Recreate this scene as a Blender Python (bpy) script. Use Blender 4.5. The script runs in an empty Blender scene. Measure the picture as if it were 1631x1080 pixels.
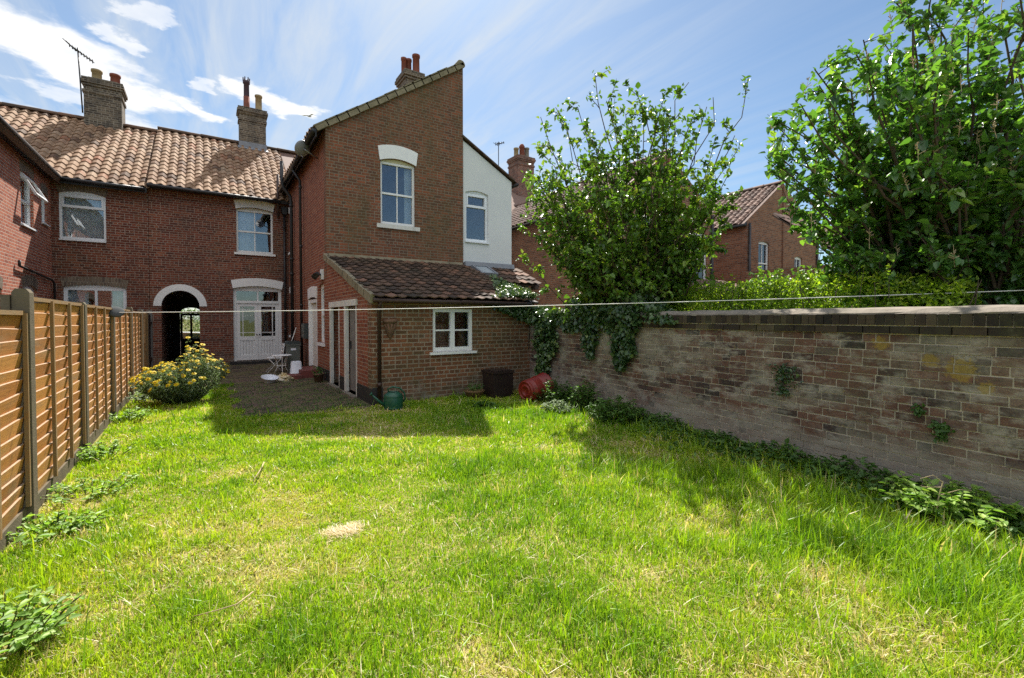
import bpy, math, random
import numpy as np
from mathutils import Vector, Matrix
from mathutils.geometry import tessellate_polygon
R = math.radians
random.seed(7)
rng = np.random.default_rng(11)
sc = bpy.context.scene
COL = sc.collection

# ------------------------------------------------------------------ camera, sky, sun, exposure
YAW = R(33.2)
FPX = 740.0
cam = bpy.data.cameras.new('camera')
cam.sensor_width = 36.0
cam.lens = FPX / 1631 * 36.0
cam.shift_y = -17.5 / 1631
cam.clip_end = 2000
cam_o = bpy.data.objects.new('camera', cam)
cam_o.location = (0, 0, 1.6)
cam_o.rotation_euler = (R(90 - 1.2), 0, -YAW)
COL.objects.link(cam_o)
sc.camera = cam_o
sc.view_settings.view_transform = 'Standard'
sc.view_settings.look = 'None'
sc.view_settings.gamma = 1
sc.view_settings.use_curve_mapping = False
sc.view_settings.exposure = 1.1
sc.render.engine = 'CYCLES'
sc.cycles.use_denoising = False
sc.cycles.max_bounces = 8
sc.cycles.diffuse_bounces = 4
sc.cycles.transparent_max_bounces = 8
sc.cycles.sample_clamp_indirect = 6

SUN = Vector((0.34, 0.76, 1.0)).normalized()
sun = bpy.data.lights.new('sun', 'SUN')
sun.energy = 5.0
sun.angle = R(0.53)
sun.color = (1.0, 0.95, 0.87)
sun_o = bpy.data.objects.new('sun', sun)
sun_o.rotation_euler = (-SUN).to_track_quat('-Z', 'Y').to_euler()
sun_o.location = (10, 25, 30)
COL.objects.link(sun_o)

SKY_STRENGTH = 0.06
world = bpy.data.worlds.new('World')
sc.world = world
world.use_nodes = True


class NT:
    """a small node-tree writer"""
    def __init__(self, tree):
        self.t = tree
        tree.nodes.clear()

    def n(self, typ, ins=None, **props):
        nd = self.t.nodes.new(typ)
        for k, v in props.items():
            setattr(nd, k, v)
        for k, v in (ins or {}).items():
            s = nd.inputs[k]
            if isinstance(v, bpy.types.NodeSocket):
                self.t.links.new(v, s)
            else:
                s.default_value = v
        return nd

    def math(self, op, a, b=0.0, c=None, clamp=False):
        nd = self.t.nodes.new('ShaderNodeMath')
        nd.operation = op
        nd.use_clamp = clamp
        for i, v in enumerate((a, b) if c is None else (a, b, c)):
            if isinstance(v, bpy.types.NodeSocket):
                self.t.links.new(v, nd.inputs[i])
            else:
                nd.inputs[i].default_value = v
        return nd.outputs[0]

    def mix(self, fac, a, b, blend='MIX'):
        nd = self.t.nodes.new('ShaderNodeMix')
        nd.data_type = 'RGBA'
        nd.blend_type = blend
        for s, v in ((nd.inputs[0], fac), (nd.inputs[6], a), (nd.inputs[7], b)):
            if isinstance(v, bpy.types.NodeSocket):
                self.t.links.new(v, s)
            elif isinstance(v, (int, float)):
                s.default_value = v
            else:
                s.default_value = (v[0], v[1], v[2], 1)
        return nd.outputs[2]

    def ramp(self, fac, stops, interp='LINEAR'):
        nd = self.t.nodes.new('ShaderNodeValToRGB')
        nd.color_ramp.interpolation = interp
        el = nd.color_ramp.elements
        while len(el) > 1:
            el.remove(el[-1])
        for i, (p, c) in enumerate(stops):
            e = el[0] if i == 0 else el.new(p)
            e.position = p
            c = (c, c, c) if isinstance(c, (int, float)) else c
            e.color = (c[0], c[1], c[2], 1)
        self.t.links.new(fac, nd.inputs[0])
        return nd.outputs[0]

    def noise(self, vec, scale, detail=4, rough=0.55, dist=0.0):
        nd = self.n('ShaderNodeTexNoise', {'Scale': scale, 'Detail': detail, 'Roughness': rough, 'Distortion': dist})
        if vec is not None:
            self.t.links.new(vec, nd.inputs['Vector'])
        return nd.outputs['Fac']

    def mapping(self, vec, scale=(1, 1, 1), rot=(0, 0, 0), loc=(0, 0, 0)):
        nd = self.n('ShaderNodeMapping', {'Scale': scale, 'Rotation': rot, 'Location': loc})
        self.t.links.new(vec, nd.inputs['Vector'])
        return nd.outputs[0]


def sky_plane(px, py):
    """direction of a point of the sky, dropped on the plane z = 1"""
    r, u = (px - 815.5) / FPX, (507 - py) / FPX
    x = r * math.cos(YAW) + math.sin(YAW)
    y = math.cos(YAW) - r * math.sin(YAW)
    return x / u, y / u


def build_sky():
    w = NT(world.node_tree)
    out = w.n('ShaderNodeOutputWorld')
    sky = w.n('ShaderNodeTexSky', sky_type='NISHITA', sun_disc=False)
    sky.sun_elevation = math.asin(SUN.z)
    sky.sun_rotation = math.atan2(SUN.x, SUN.y)
    sky.altitude = 0
    sky.air_density = 1.0
    sky.dust_density = 0.6
    sky.ozone_density = 1.6
    tc = w.n('ShaderNodeTexCoord')
    sep = w.n('ShaderNodeSeparateXYZ', {0: tc.outputs['Generated']})
    z = w.math('MAXIMUM', sep.outputs[2], 0.03)
    p = w.n('ShaderNodeCombineXYZ', {0: w.math('DIVIDE', sep.outputs[0], z), 1: w.math('DIVIDE', sep.outputs[1], z)}).outputs[0]
    # ragged outlines
    nz = w.n('ShaderNodeTexNoise', {'Vector': p, 'Scale': 3.2, 'Detail': 7, 'Roughness': 0.62})
    off = w.n('ShaderNodeVectorMath', {0: nz.outputs['Color'], 1: (0.5, 0.5, 0.5)}, operation='SUBTRACT').outputs[0]
    off = w.n('ShaderNodeVectorMath', {0: off, 'Scale': 0.55}, operation='SCALE').outputs[0]
    pd = w.n('ShaderNodeVectorMath', {0: p, 1: off}, operation='ADD').outputs[0]
    flat = w.n('ShaderNodeVectorMath', {0: pd, 1: (1, 1, 0)}, operation='MULTIPLY').outputs[0]
    total = None
    clouds = [((-30, 20), (215, 165), 0.15, 1.0), ((60, 60), (130, 95), 0.17, .9), ((262, 158), (345, 194), 0.075, .95), ((388, 136), (462, 180), 0.085, 1.0),
              ((212, 26), (282, 48), 0.05, .6), ((170, 45), (232, 78), 0.06, .7), ((80, 140), (140, 158), 0.09, .6),
              ((60, 178), (110, 190), 0.1, .5), ((205, 195), (235, 212), 0.12, .7), ((345, 145), (350, 148), 0.05, .6), ((-400, 60), (-120, 150), 0.3, 1.0)]
    for (a, b, rad, amt) in clouds:
        ax, ay = sky_plane(*a)
        bx, by = sky_plane(*b)
        ba = Vector((bx - ax, by - ay, 0))
        pa = w.n('ShaderNodeVectorMath', {0: flat, 1: (ax, ay, 0)}, operation='SUBTRACT').outputs[0]
        h = w.math('DIVIDE', w.n('ShaderNodeVectorMath', {0: pa, 1: ba}, operation='DOT_PRODUCT').outputs['Value'], max(ba.length_squared, 1e-4), clamp=True)
        q = w.n('ShaderNodeVectorMath', {0: ba, 'Scale': h}, operation='SCALE').outputs[0]
        d = w.n('ShaderNodeVectorMath', {0: pa, 1: q}, operation='DISTANCE').outputs['Value']
        m = w.n('ShaderNodeMapRange', {'Value': d, 'From Min': rad * 1.25, 'From Max': rad * 0.45, 'To Min': 0, 'To Max': amt}, interpolation_type='SMOOTHSTEP').outputs[0]
        total = m if total is None else w.math('MAXIMUM', total, m)
    tex = w.noise(p, 9, 6, .6)
    total = w.math('MULTIPLY', total, w.math('MULTIPLY_ADD', tex, .9, .5), clamp=True)
    # high thin streaks
    ang = R(18.5)
    st = w.mapping(p, scale=(4.2, 0.6, 1), rot=(0, 0, ang))
    s1 = w.noise(st, 1.5, 7, .6, .7)
    s1 = w.ramp(s1, [(0.38, 0), (0.68, 1)])
    s2 = w.noise(p, 0.8, 4, .5)
    s2 = w.ramp(s2, [(0.30, 0.35), (0.62, 1)])
    streak = w.math('MULTIPLY', w.math('MULTIPLY', s1, s2), 0.85)
    # streaks fade out to the right of the view and are thickest towards the sun's side
    dirv = Vector((math.sin(R(6)), math.cos(R(6)), 0))
    side = w.n('ShaderNodeVectorMath', {0: tc.outputs['Generated'], 1: dirv}, operation='DOT_PRODUCT').outputs['Value']
    sm = w.n('ShaderNodeMapRange', {'Value': side, 'From Min': 0.45, 'From Max': 0.88, 'To Min': 0.12, 'To Max': 1.0}, interpolation_type='SMOOTHSTEP').outputs[0]
    streak = w.math('MULTIPLY', streak, sm)
    veil = w.math('MULTIPLY_ADD', sm, 0.10, 0.06)
    skyc = w.mix(1.0, sky.outputs[0], (0.84, 1.0, 1.07), 'MULTIPLY')
    c = w.mix(veil, skyc, (4.6, 4.9, 5.2))
    c = w.mix(streak, c, (6.0, 6.4, 6.7))
    c = w.mix(total, c, (8.6, 8.6, 8.6))
    # broken cumulus opposite the sun, out of view, added to brighten the shaded walls
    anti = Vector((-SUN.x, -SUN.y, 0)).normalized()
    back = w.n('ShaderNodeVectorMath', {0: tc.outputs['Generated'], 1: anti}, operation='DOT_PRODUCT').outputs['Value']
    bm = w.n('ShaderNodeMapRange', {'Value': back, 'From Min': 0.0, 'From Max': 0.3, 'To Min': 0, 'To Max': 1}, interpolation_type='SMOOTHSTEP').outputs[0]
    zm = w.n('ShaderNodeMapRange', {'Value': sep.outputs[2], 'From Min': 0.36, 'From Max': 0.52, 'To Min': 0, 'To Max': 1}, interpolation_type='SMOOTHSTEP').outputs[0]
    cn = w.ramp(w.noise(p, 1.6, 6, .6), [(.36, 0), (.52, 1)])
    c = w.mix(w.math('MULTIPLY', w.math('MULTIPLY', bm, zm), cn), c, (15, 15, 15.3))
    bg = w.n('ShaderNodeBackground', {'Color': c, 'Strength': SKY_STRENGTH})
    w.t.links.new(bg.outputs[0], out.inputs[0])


build_sky()

# ------------------------------------------------------------------ object helpers
WORLD = {}


def link(o, parent=None, loc=(0, 0, 0)):
    COL.objects.link(o)
    if parent is not None:
        o.parent = parent
    o.location = loc


def tag(o, label=None, cat=None, group=None, kind=None):
    if label:
        o['label'] = label
    if cat:
        o['category'] = cat
    if group:
        o['group'] = group
    if kind:
        o['kind'] = kind
    return o


def thing(name, label, cat, loc=(0, 0, 0), group=None):
    o = bpy.data.objects.new(name, None)
    o.empty_display_size = 0.2
    link(o, None, loc)
    WORLD[o.name] = Vector(loc)
    return tag(o, label, cat, group)


def finish(name, me, mats, parent):
    for m in (mats if isinstance(mats, (list, tuple)) else [mats]):
        me.materials.append(m)
    o = bpy.data.objects.new(name, me)
    link(o, parent)
    if parent is not None:
        org = WORLD.get(parent.name, Vector((0, 0, 0)))
        WORLD[o.name] = org
        if org.length > 1e-9:
            me.transform(Matrix.Translation(-org))
    else:
        WORLD[o.name] = Vector((0, 0, 0))
    return o


def copy_tree(o, parent=None, loc=None):
    c = o.copy()
    COL.objects.link(c)
    if parent is not None:
        c.parent = parent
    if loc is not None:
        c.location = loc
    for ch in list(o.children):
        copy_tree(ch, c)
    return c


class MB:
    def __init__(self):
        self.v, self.f, self.r, self.mi = [], [], [], []
        self.smooth = []

    def add(self, verts, faces, rnd=None, mi=0, smooth=False):
        b = len(self.v)
        self.v.extend([tuple(p) for p in verts])
        r = random.random() if rnd is None else rnd
        for f in faces:
            self.f.append([b + i for i in f])
            self.r.append(r)
            self.mi.append(mi)
            self.smooth.append(smooth)

    def frame_box(self, O, U, N, u0, u1, z0, z1, n0, n1, rnd=None, mi=0):
        """box in a wall's own axes: u along, z up, n outwards"""
        O, U, N = Vector(O), Vector(U), Vector(N)
        P = []
        for n in (n0, n1):
            for (u, z) in ((u0, z0), (u1, z0), (u1, z1), (u0, z1)):
                P.append(O + U * u + N * n + Vector((0, 0, z)))
        F = [(0, 1, 2, 3), (7, 6, 5, 4), (0, 4, 5, 1), (1, 5, 6, 2), (2, 6, 7, 3), (3, 7, 4, 0)]
        if U.cross(Vector((0, 0, 1))).dot(N) > 0:
            F = [tuple(reversed(f)) for f in F]
        self.add(P, F, rnd, mi)

    def box(self, x0, x1, y0, y1, z0, z1, rnd=None, mi=0):
        P = [(x0, y0, z0), (x1, y0, z0), (x1, y1, z0), (x0, y1, z0), (x0, y0, z1), (x1, y0, z1), (x1, y1, z1), (x0, y1, z1)]
        F = [(3, 2, 1, 0), (4, 5, 6, 7), (0, 1, 5, 4), (1, 2, 6, 5), (2, 3, 7, 6), (3, 0, 4, 7)]
        self.add(P, F, rnd, mi)

    def obox(self, c, ax, ay, az, rnd=None, mi=0):
        c, ax, ay, az = Vector(c), Vector(ax), Vector(ay), Vector(az)
        P = [c + ax * i + ay * j + az * k for k in (-1, 1) for (i, j) in ((-1, -1), (1, -1), (1, 1), (-1, 1))]
        F = [(3, 2, 1, 0), (4, 5, 6, 7), (0, 1, 5, 4), (1, 2, 6, 5), (2, 3, 7, 6), (3, 0, 4, 7)]
        if ax.cross(ay).dot(az) < 0:
            F = [tuple(reversed(f)) for f in F]
        self.add(P, F, rnd, mi)

    def tube(self, pts, rad, sides=8, caps=True, rnd=None, mi=0, smooth=True):
        pts = [Vector(p) for p in pts]
        rad = [rad] * len(pts) if isinstance(rad, (int, float)) else rad
        P, F = [], []
        ref = None
        for i, p in enumerate(pts):
            t = (pts[min(i + 1, len(pts) - 1)] - pts[max(i - 1, 0)]).normalized()
            if ref is None:
                ref = Vector((0, 0, 1)) if abs(t.z) < .9 else Vector((1, 0, 0))
            a = (ref - t * ref.dot(t)).normalized()
            ref = a
            b = t.cross(a)
            for k in range(sides):
                g = 2 * math.pi * k / sides
                P.append(p + (a * math.cos(g) + b * math.sin(g)) * rad[i])
        for i in range(len(pts) - 1):
            for k in range(sides):
                k2 = (k + 1) % sides
                F.append((i * sides + k, i * sides + k2, (i + 1) * sides + k2, (i + 1) * sides + k))
        if caps:
            F.append(tuple(reversed(range(sides))))
            F.append(tuple(range((len(pts) - 1) * sides, len(pts) * sides)))
        self.add(P, F, rnd, mi, smooth)

    def lathe(self, c, prof, sides=24, axis=(0, 0, 1), rnd=None, mi=0, smooth=True, arc=2 * math.pi, start=0):
        c, ax = Vector(c), Vector(axis).normalized()
        a = (Vector((1, 0, 0)) if abs(ax.x) < .8 else Vector((0, 1, 0)))
        a = (a - ax * a.dot(ax)).normalized()
        b = ax.cross(a)
        full = arc > 6.28
        n = sides if full else sides + 1
        P, F = [], []
        for (r, h) in prof:
            for k in range(n):
                g = start + arc * k / sides
                P.append(c + ax * h + (a * math.cos(g) + b * math.sin(g)) * r)
        for i in range(len(prof) - 1):
            for k in range(sides):
                k2 = (k + 1) % n
                F.append((i * n + k, i * n + k2, (i + 1) * n + k2, (i + 1) * n + k))
        self.add(P, F, rnd, mi, smooth)

    def prism(self, O, U, N, poly, n0, n1, rnd=None, mi=0):
        """polygon of (u, z) pushed out from n0 to n1 along N"""
        O, U, N = Vector(O), Vector(U), Vector(N)
        k = len(poly)
        pts = [O + U * u + Vector((0, 0, z)) for (u, z) in poly]
        tris = tessellate_polygon([[Vector((u, z, 0)) for (u, z) in poly]])
        P = [p + N * n0 for p in pts] + [p + N * n1 for p in pts]
        F = []
        for t in tris:
            a, b, c = [P[k + i] for i in t]
            t = tuple(t) if (b - a).cross(c - a).dot(N) > 0 else tuple(reversed(t))
            F.append(tuple(k + i for i in t))
            F.append(tuple(reversed(t)))
        area = sum(poly[i][0] * poly[(i + 1) % k][1] - poly[(i + 1) % k][0] * poly[i][1] for i in range(k))
        flip = (area > 0) == (U.cross(Vector((0, 0, 1))).dot(N) > 0)
        for i in range(k):
            j = (i + 1) % k
            q = (i, j, k + j, k + i)
            F.append(q if flip else tuple(reversed(q)))
        self.add(P, F, rnd, mi)

    def wall(self, O, U, N, outer, holes, thick, rnd=0.5, mi=0):
        """a wall with openings; (u, z) outlines, thickness going inwards from the face"""
        O, U, N = Vector(O), Vector(U), Vector(N)
        loops = [outer] + holes
        flat = [p for l in loops for p in l]
        tris = tessellate_polygon([[Vector((u, z, 0)) for (u, z) in l] for l in loops])
        pts = [O + U * u + Vector((0, 0, z)) for (u, z) in flat]
        k = len(flat)
        P = pts + [p - N * thick for p in pts]
        F = []
        for t in tris:
            a, b, c = [P[i] for i in t]
            if (b - a).cross(c - a).length < 1e-9:
                continue
            t = tuple(t) if (b - a).cross(c - a).dot(N) > 0 else tuple(reversed(t))
            F.append(t)
            F.append(tuple(k + i for i in reversed(t)))
        s = 0
        for li, l in enumerate(loops):
            m = len(l)
            area = sum(l[i][0] * l[(i + 1) % m][1] - l[(i + 1) % m][0] * l[i][1] for i in range(m))
            ccw = (area > 0) == (U.cross(Vector((0, 0, 1))).dot(N) > 0)
            for i in range(m):
                j = (i + 1) % m
                q = (s + i, k + s + i, k + s + j, s + j)
                if ccw != (li == 0):
                    q = tuple(reversed(q))
                F.append(q)
            s += m
        self.add(P, F, rnd, mi)

    def build(self, name, mats, parent=None):
        me = bpy.data.meshes.new(name)
        me.from_pydata(self.v, [], self.f)
        uv = me.uv_layers.new(name='UVMap')
        co = np.array(self.v, dtype=np.float64)
        data = np.zeros((len(me.loops), 2), dtype=np.float32)
        for p in me.polygons:
            n = p.normal
            idx = list(p.vertices)
            q = co[idx]
            if abs(n.z) > 0.93:
                uvv = q[:, :2]
            else:
                h = math.hypot(n.x, n.y)
                tx, ty = -n.y / h, n.x / h
                uvv = np.stack([q[:, 0] * tx + q[:, 1] * ty, q[:, 2] / max(h, .2)], 1)
            data[p.loop_start:p.loop_start + len(idx)] = uvv
        uv.data.foreach_set('uv', data.ravel())
        at = me.attributes.new('rnd', 'FLOAT', 'FACE')
        at.data.foreach_set('value', np.array(self.r, dtype=np.float32))
        me.polygons.foreach_set('material_index', np.array(self.mi, dtype=np.int32))
        me.polygons.foreach_set('use_smooth', np.array(self.smooth, dtype=bool))
        me.update()
        return finish(name, me, mats, parent)


def np_mesh(name, verts, faces_list, attrs, mats, parent=None, smooth=True):
    """big meshes; faces_list holds (n, k) index arrays"""
    me = bpy.data.meshes.new(name)
    verts = np.asarray(verts, dtype=np.float32)
    me.vertices.add(len(verts))
    me.vertices.foreach_set('co', verts.ravel())
    loops = np.concatenate([f.ravel() for f in faces_list]).astype(np.int32)
    sizes = np.concatenate([np.full(len(f), f.shape[1]) for f in faces_list])
    starts = np.concatenate([[0], np.cumsum(sizes)[:-1]]).astype(np.int32)
    me.loops.add(len(loops))
    me.loops.foreach_set('vertex_index', loops)
    me.polygons.add(len(sizes))
    me.polygons.foreach_set('loop_start', starts)
    me.polygons.foreach_set('use_smooth', np.full(len(sizes), smooth, dtype=bool))
    for k, a in attrs.items():
        at = me.attributes.new(k, 'FLOAT', 'FACE')
        at.data.foreach_set('value', np.asarray(a, dtype=np.float32))
    me.update(calc_edges=True)
    return finish(name, me, mats, parent)


# ------------------------------------------------------------------ materials
def new_mat(name):
    m = bpy.data.materials.new(name)
    m.use_nodes = True
    return m, NT(m.node_tree)


def pos(t):
    return t.n('ShaderNodeNewGeometry').outputs['Position']


def bump(t, h, strength=.3, dist=.01):
    return t.n('ShaderNodeBump', {'Height': h, 'Strength': strength, 'Distance': dist}).outputs[0]


def end(t, col, rough=.8, normal=None, spec=.3, metal=0.0):
    p = t.n('ShaderNodeBsdfPrincipled', {'Roughness': rough, 'Specular IOR Level': spec, 'Metallic': metal})
    if isinstance(col, bpy.types.NodeSocket):
        t.t.links.new(col, p.inputs['Base Color'])
    else:
        p.inputs['Base Color'].default_value = (*col, 1)
    if normal is not None:
        t.t.links.new(normal, p.inputs['Normal'])
    o = t.n('ShaderNodeOutputMaterial')
    t.t.links.new(p.outputs[0], o.inputs[0])


def simple(name, c1, c2=None, scale=6, rough=.7, bmp=.15, spec=.3, metal=0.0, dirt=None, bscale=None):
    m, t = new_mat(name)
    c2 = c2 or tuple(x * .8 for x in c1)
    p = pos(t)
    nz = t.noise(p, scale, 6, .6)
    col = t.mix(t.ramp(nz, [(.3, 0), (.7, 1)]), c1, c2)
    if dirt:
        d = t.ramp(t.noise(p, scale * .35, 7, .7), [(.5, 0), (.72, 1)])
        col = t.mix(t.math('MULTIPLY', d, dirt[1]), col, dirt[0])
    end(t, col, rough, bump(t, t.noise(p, bscale or scale * 8, 4), bmp, .01), spec, metal)
    return m


def brick(name, palette, mortar, bw=.225, bh=.075, ms=.011, stains=(), bmp=.6, squash=.5, sqf=3, rndvar=1.0, mvar=.5, damp=0.0):
    m, t = new_mat(name)
    uv = t.n('ShaderNodeUVMap').outputs[0]
    p = pos(t)
    wob = t.n('ShaderNodeTexNoise', {'Vector': uv, 'Scale': 5.0, 'Detail': 3})
    o = t.n('ShaderNodeVectorMath', {0: wob.outputs['Color'], 1: (.5, .5, .5)}, operation='SUBTRACT').outputs[0]
    o = t.n('ShaderNodeVectorMath', {0: o, 'Scale': .010}, operation='SCALE').outputs[0]
    uvw = t.n('ShaderNodeVectorMath', {0: uv, 1: o}, operation='ADD').outputs[0]
    bt = t.n('ShaderNodeTexBrick', {'Vector': uvw, 'Color1': (0, 0, 0, 1), 'Color2': (1, 1, 1, 1), 'Mortar': (.5, .5, .5, 1), 'Scale': 1.0, 'Mortar Size': ms,
                                    'Mortar Smooth': .25, 'Bias': 0.0, 'Brick Width': bw, 'Row Height': bh}, offset=.5, offset_frequency=2, squash=squash, squash_frequency=sqf)
    k = len(palette)
    fine = t.noise(p, 22, 5, .65)
    v = t.math('ADD', bt.outputs[0], t.math('MULTIPLY', t.math('SUBTRACT', fine, .5), .5), clamp=True)
    col = t.ramp(v, [((i + .5) / k, c) for i, c in enumerate(palette)])
    mort = t.mix(t.ramp(t.noise(p, 3.5, 5), [(.35, 0), (.65, mvar)]), mortar, tuple(x * .55 for x in mortar))
    col = t.mix(bt.outputs[1], col, mort)
    for (c, sc_, lo, hi, amt, stretch) in stains:
        q = t.mapping(p, scale=stretch)
        s = t.ramp(t.noise(q, sc_, 6, .62), [(lo, 0), (hi, 1)])
        col = t.mix(t.math('MULTIPLY', s, amt), col, c)
    if damp:   # algae and salts where the ground wets the lowest courses
        z = t.n('ShaderNodeSeparateXYZ', {0: p}).outputs[2]
        a = t.math('ADD', t.math('MULTIPLY', t.noise(p, 2.1, 6, .68), 1.5), t.math('MULTIPLY', z, -.8))
        col = t.mix(t.math('MULTIPLY', t.ramp(a, [(.42, 0), (.8, 1)]), damp), col, t.mix(t.ramp(t.noise(p, 5, 5, .7), [(.42, 0), (.6, 1)]), (.065, .07, .035), (.26, .24, .20)))
    h = t.math('ADD', t.math('MULTIPLY', t.math('SUBTRACT', 1.0, bt.outputs[1]), 1.0), t.math('MULTIPLY', fine, .6))
    end(t, col, .88, bump(t, h, bmp, .008), .2)
    return m


def rnd_attr(t, name='rnd'):
    return t.n('ShaderNodeAttribute', attribute_name=name).outputs['Fac']


def rnd_ramp(name, stops, rough=.8, noise_amt=.35, nscale=18, stains=(), bmp=.4, spec=.25, damp=False):
    """colour picked by each piece's own random number, plus surface noise"""
    m, t = new_mat(name)
    p = pos(t)
    v = t.math('ADD', rnd_attr(t), t.math('MULTIPLY', t.math('SUBTRACT', t.noise(p, nscale, 5, .65), .5), noise_amt), clamp=True)
    col = t.ramp(v, stops)
    for (c, sc_, lo, hi, amt, stretch) in stains:
        s = t.ramp(t.noise(t.mapping(p, scale=stretch), sc_, 6, .65), [(lo, 0), (hi, 1)])
        col = t.mix(t.math('MULTIPLY', s, amt), col, c)
    if damp:   # salts drawn up from the ground have bleached the lowest courses
        z = t.n('ShaderNodeSeparateXYZ', {0: p}).outputs[2]
        a = t.math('ADD', t.math('MULTIPLY', t.noise(t.mapping(p, scale=(1, 1, 2)), 1.1, 7, .7), 1.5), t.math('MULTIPLY', z, -.75))
        for (lx, ly, lz, lr) in ((5.37, 1.22, 1.16, .15), (5.39, 1.42, 1.22, .09), (5.42, 1.8, 1.36, .10), (5.36, 1.05, 1.02, .08)):   # patches of yellow lichen
            dd = t.n('ShaderNodeVectorMath', {0: p, 1: (lx, ly, lz)}, operation='DISTANCE').outputs['Value']
            k = t.math('ADD', t.math('DIVIDE', dd, -lr), t.math('MULTIPLY', t.noise(p, 24, 6, .75), 1.9))
            col = t.mix(t.math('MULTIPLY', t.ramp(k, [(.2, 0), (.38, 1)]), .6), col, (.34, .23, .035))
        col = t.mix(t.math('MULTIPLY', t.ramp(a, [(.30, 0), (.62, 1)]), .72), col, t.mix(t.noise(p, 9, 6, .7), (.24, .21, .16), (.48, .42, .335)))
    end(t, col, rough, bump(t, t.noise(p, nscale * 3, 5, .65), bmp, .006), spec)
    return m


def leaf_mat(name, stops, trans=.4, rough=.42, spec=.5, tcol=(1.25, 1.45, .55)):
    m, t = new_mat(name)
    col = t.ramp(rnd_attr(t), stops)
    p = t.n('ShaderNodeBsdfPrincipled', {'Base Color': col, 'Roughness': rough, 'Specular IOR Level': spec})
    tr = t.n('ShaderNodeBsdfTranslucent', {'Color': t.mix(1.0, col, tcol, 'MULTIPLY')})
    mx = t.n('ShaderNodeMixShader', {0: trans, 1: p.outputs[0], 2: tr.outputs[0]})
    o = t.n('ShaderNodeOutputMaterial')
    t.t.links.new(mx.outputs[0], o.inputs[0])
    return m


def glass_mat(name, refl=.14, tint=(.88, .91, .92)):
    m, t = new_mat(name)
    gl = t.n('ShaderNodeBsdfGlossy', {'Color': (.95, .97, 1, 1), 'Roughness': .015})
    nz = t.noise(pos(t), 1.3, 2)
    t.t.links.new(bump(t, nz, .05, .05), gl.inputs['Normal'])
    tr = t.n('ShaderNodeBsdfTransparent', {'Color': (*tint, 1)})
    f = t.n('ShaderNodeFresnel', {'IOR': 1.5}).outputs[0]
    fac = t.math('MULTIPLY_ADD', f, 1.3, refl, clamp=True)
    mx = t.n('ShaderNodeMixShader', {0: fac, 1: tr.outputs[0], 2: gl.outputs[0]})
    o = t.n('ShaderNodeOutputMaterial')
    t.t.links.new(mx.outputs[0], o.inputs[0])
    return m


GREENST = (.075, .085, .035)
DARKST = (.05, .04, .033)
M = {}
M['brick_main'] = brick('red_brick', [(0.1181, 0.0338, 0.0195), (0.1845, 0.0507, 0.0279), (0.2214, 0.0642, 0.0335), (0.155, 0.0405, 0.0251), (0.0812, 0.0305, 0.0223), (0.2435, 0.0811, 0.0418)], (.33, .24, .19), .225, .075, .010,
                        stains=[(GREENST, .8, .5, .8, .35, (1, 1, .6)), (DARKST, .6, .48, .74, .5, (1, 1, .4)), ((.30, .22, .17), 1.6, .62, .78, .35, (1, 1, .25))], damp=.75)
M['brick_side'] = brick('bright_red_brick', [(0.216, 0.0612, 0.0306), (0.2664, 0.0792, 0.0398), (0.288, 0.1008, 0.052), (0.2376, 0.0648, 0.0337), (0.18, 0.0504, 0.0306)], (.38, .26, .19), .225, .075, .009,
                        stains=[(DARKST, .7, .55, .85, .3, (1, 1, .4))], damp=.75)
M['brick_left'] = brick('salmon_red_brick', [(0.3348, 0.0823, 0.0442), (0.3906, 0.1152, 0.0612), (0.4278, 0.1399, 0.0748), (0.372, 0.0988, 0.051), (0.2604, 0.07, 0.0408)], (.50, .40, .32), .225, .075, .009)
M['brick_gable'] = brick('weathered_brown_brick', [(0.14, 0.0602, 0.0324), (0.2, 0.0731, 0.0374), (0.23, 0.0903, 0.0468), (0.17, 0.0645, 0.036), (0.11, 0.0559, 0.036), (0.27, 0.086, 0.0432)], (.25, .195, .14), .225, .075, .010,
                         stains=[(GREENST, .9, .42, .75, .55, (1, 1, .35)), (DARKST, .7, .5, .8, .35, (1, 1, .5)), ((.22, .19, .135), 3, .58, .8, .4, (1, 1, .3)), ((.30, .07, .045), 2.6, .68, .72, .6, (1, 1, 3))])
M['brick_lean'] = brick('mossy_brown_brick', [(0.1456, 0.0607, 0.0298), (0.197, 0.0769, 0.0365), (0.2312, 0.0972, 0.0465), (0.1713, 0.0688, 0.0345), (0.1199, 0.0648, 0.0332)], (.34, .265, .19), .235, .081, .011,
                        stains=[(GREENST, 1.0, .40, .72, .6, (1, 1, .6)), ((.30, .28, .24), 2.2, .62, .8, .45, (1, 1, 1)), (DARKST, .9, .56, .8, .4, (1, 1, .7))], damp=.75)
M['brick_far'] = brick('far_orange_brick', [(0.2057, 0.0832, 0.0429), (0.269, 0.1134, 0.0594), (0.3007, 0.1361, 0.0726), (0.2374, 0.0983, 0.0528), (0.1582, 0.0718, 0.0429)], (.28, .21, .16), .235, .078, .011,
                       stains=[(DARKST, .5, .55, .85, .3, (1, 1, .6))])
M['brick_arch'] = brick('sooty_arch_brick', [(.16, .12, .085), (.22, .17, .12), (.12, .09, .07)], (.30, .25, .19), .075, .3, .008, squash=1)
M['brick_chimney'] = brick('sooty_buff_brick', [(0.0868, 0.066, 0.0464), (0.1426, 0.108, 0.0725), (0.186, 0.144, 0.0986), (0.1116, 0.084, 0.0609), (0.0558, 0.045, 0.0348)], (.28, .24, .19), .225, .078, .014,
                           stains=[((.05, .045, .04), 2.0, .48, .7, .75, (1, 1, 1)), ((.36, .32, .24), 3.0, .58, .75, .5, (1, 1, 2))], bmp=1.0)
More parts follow.
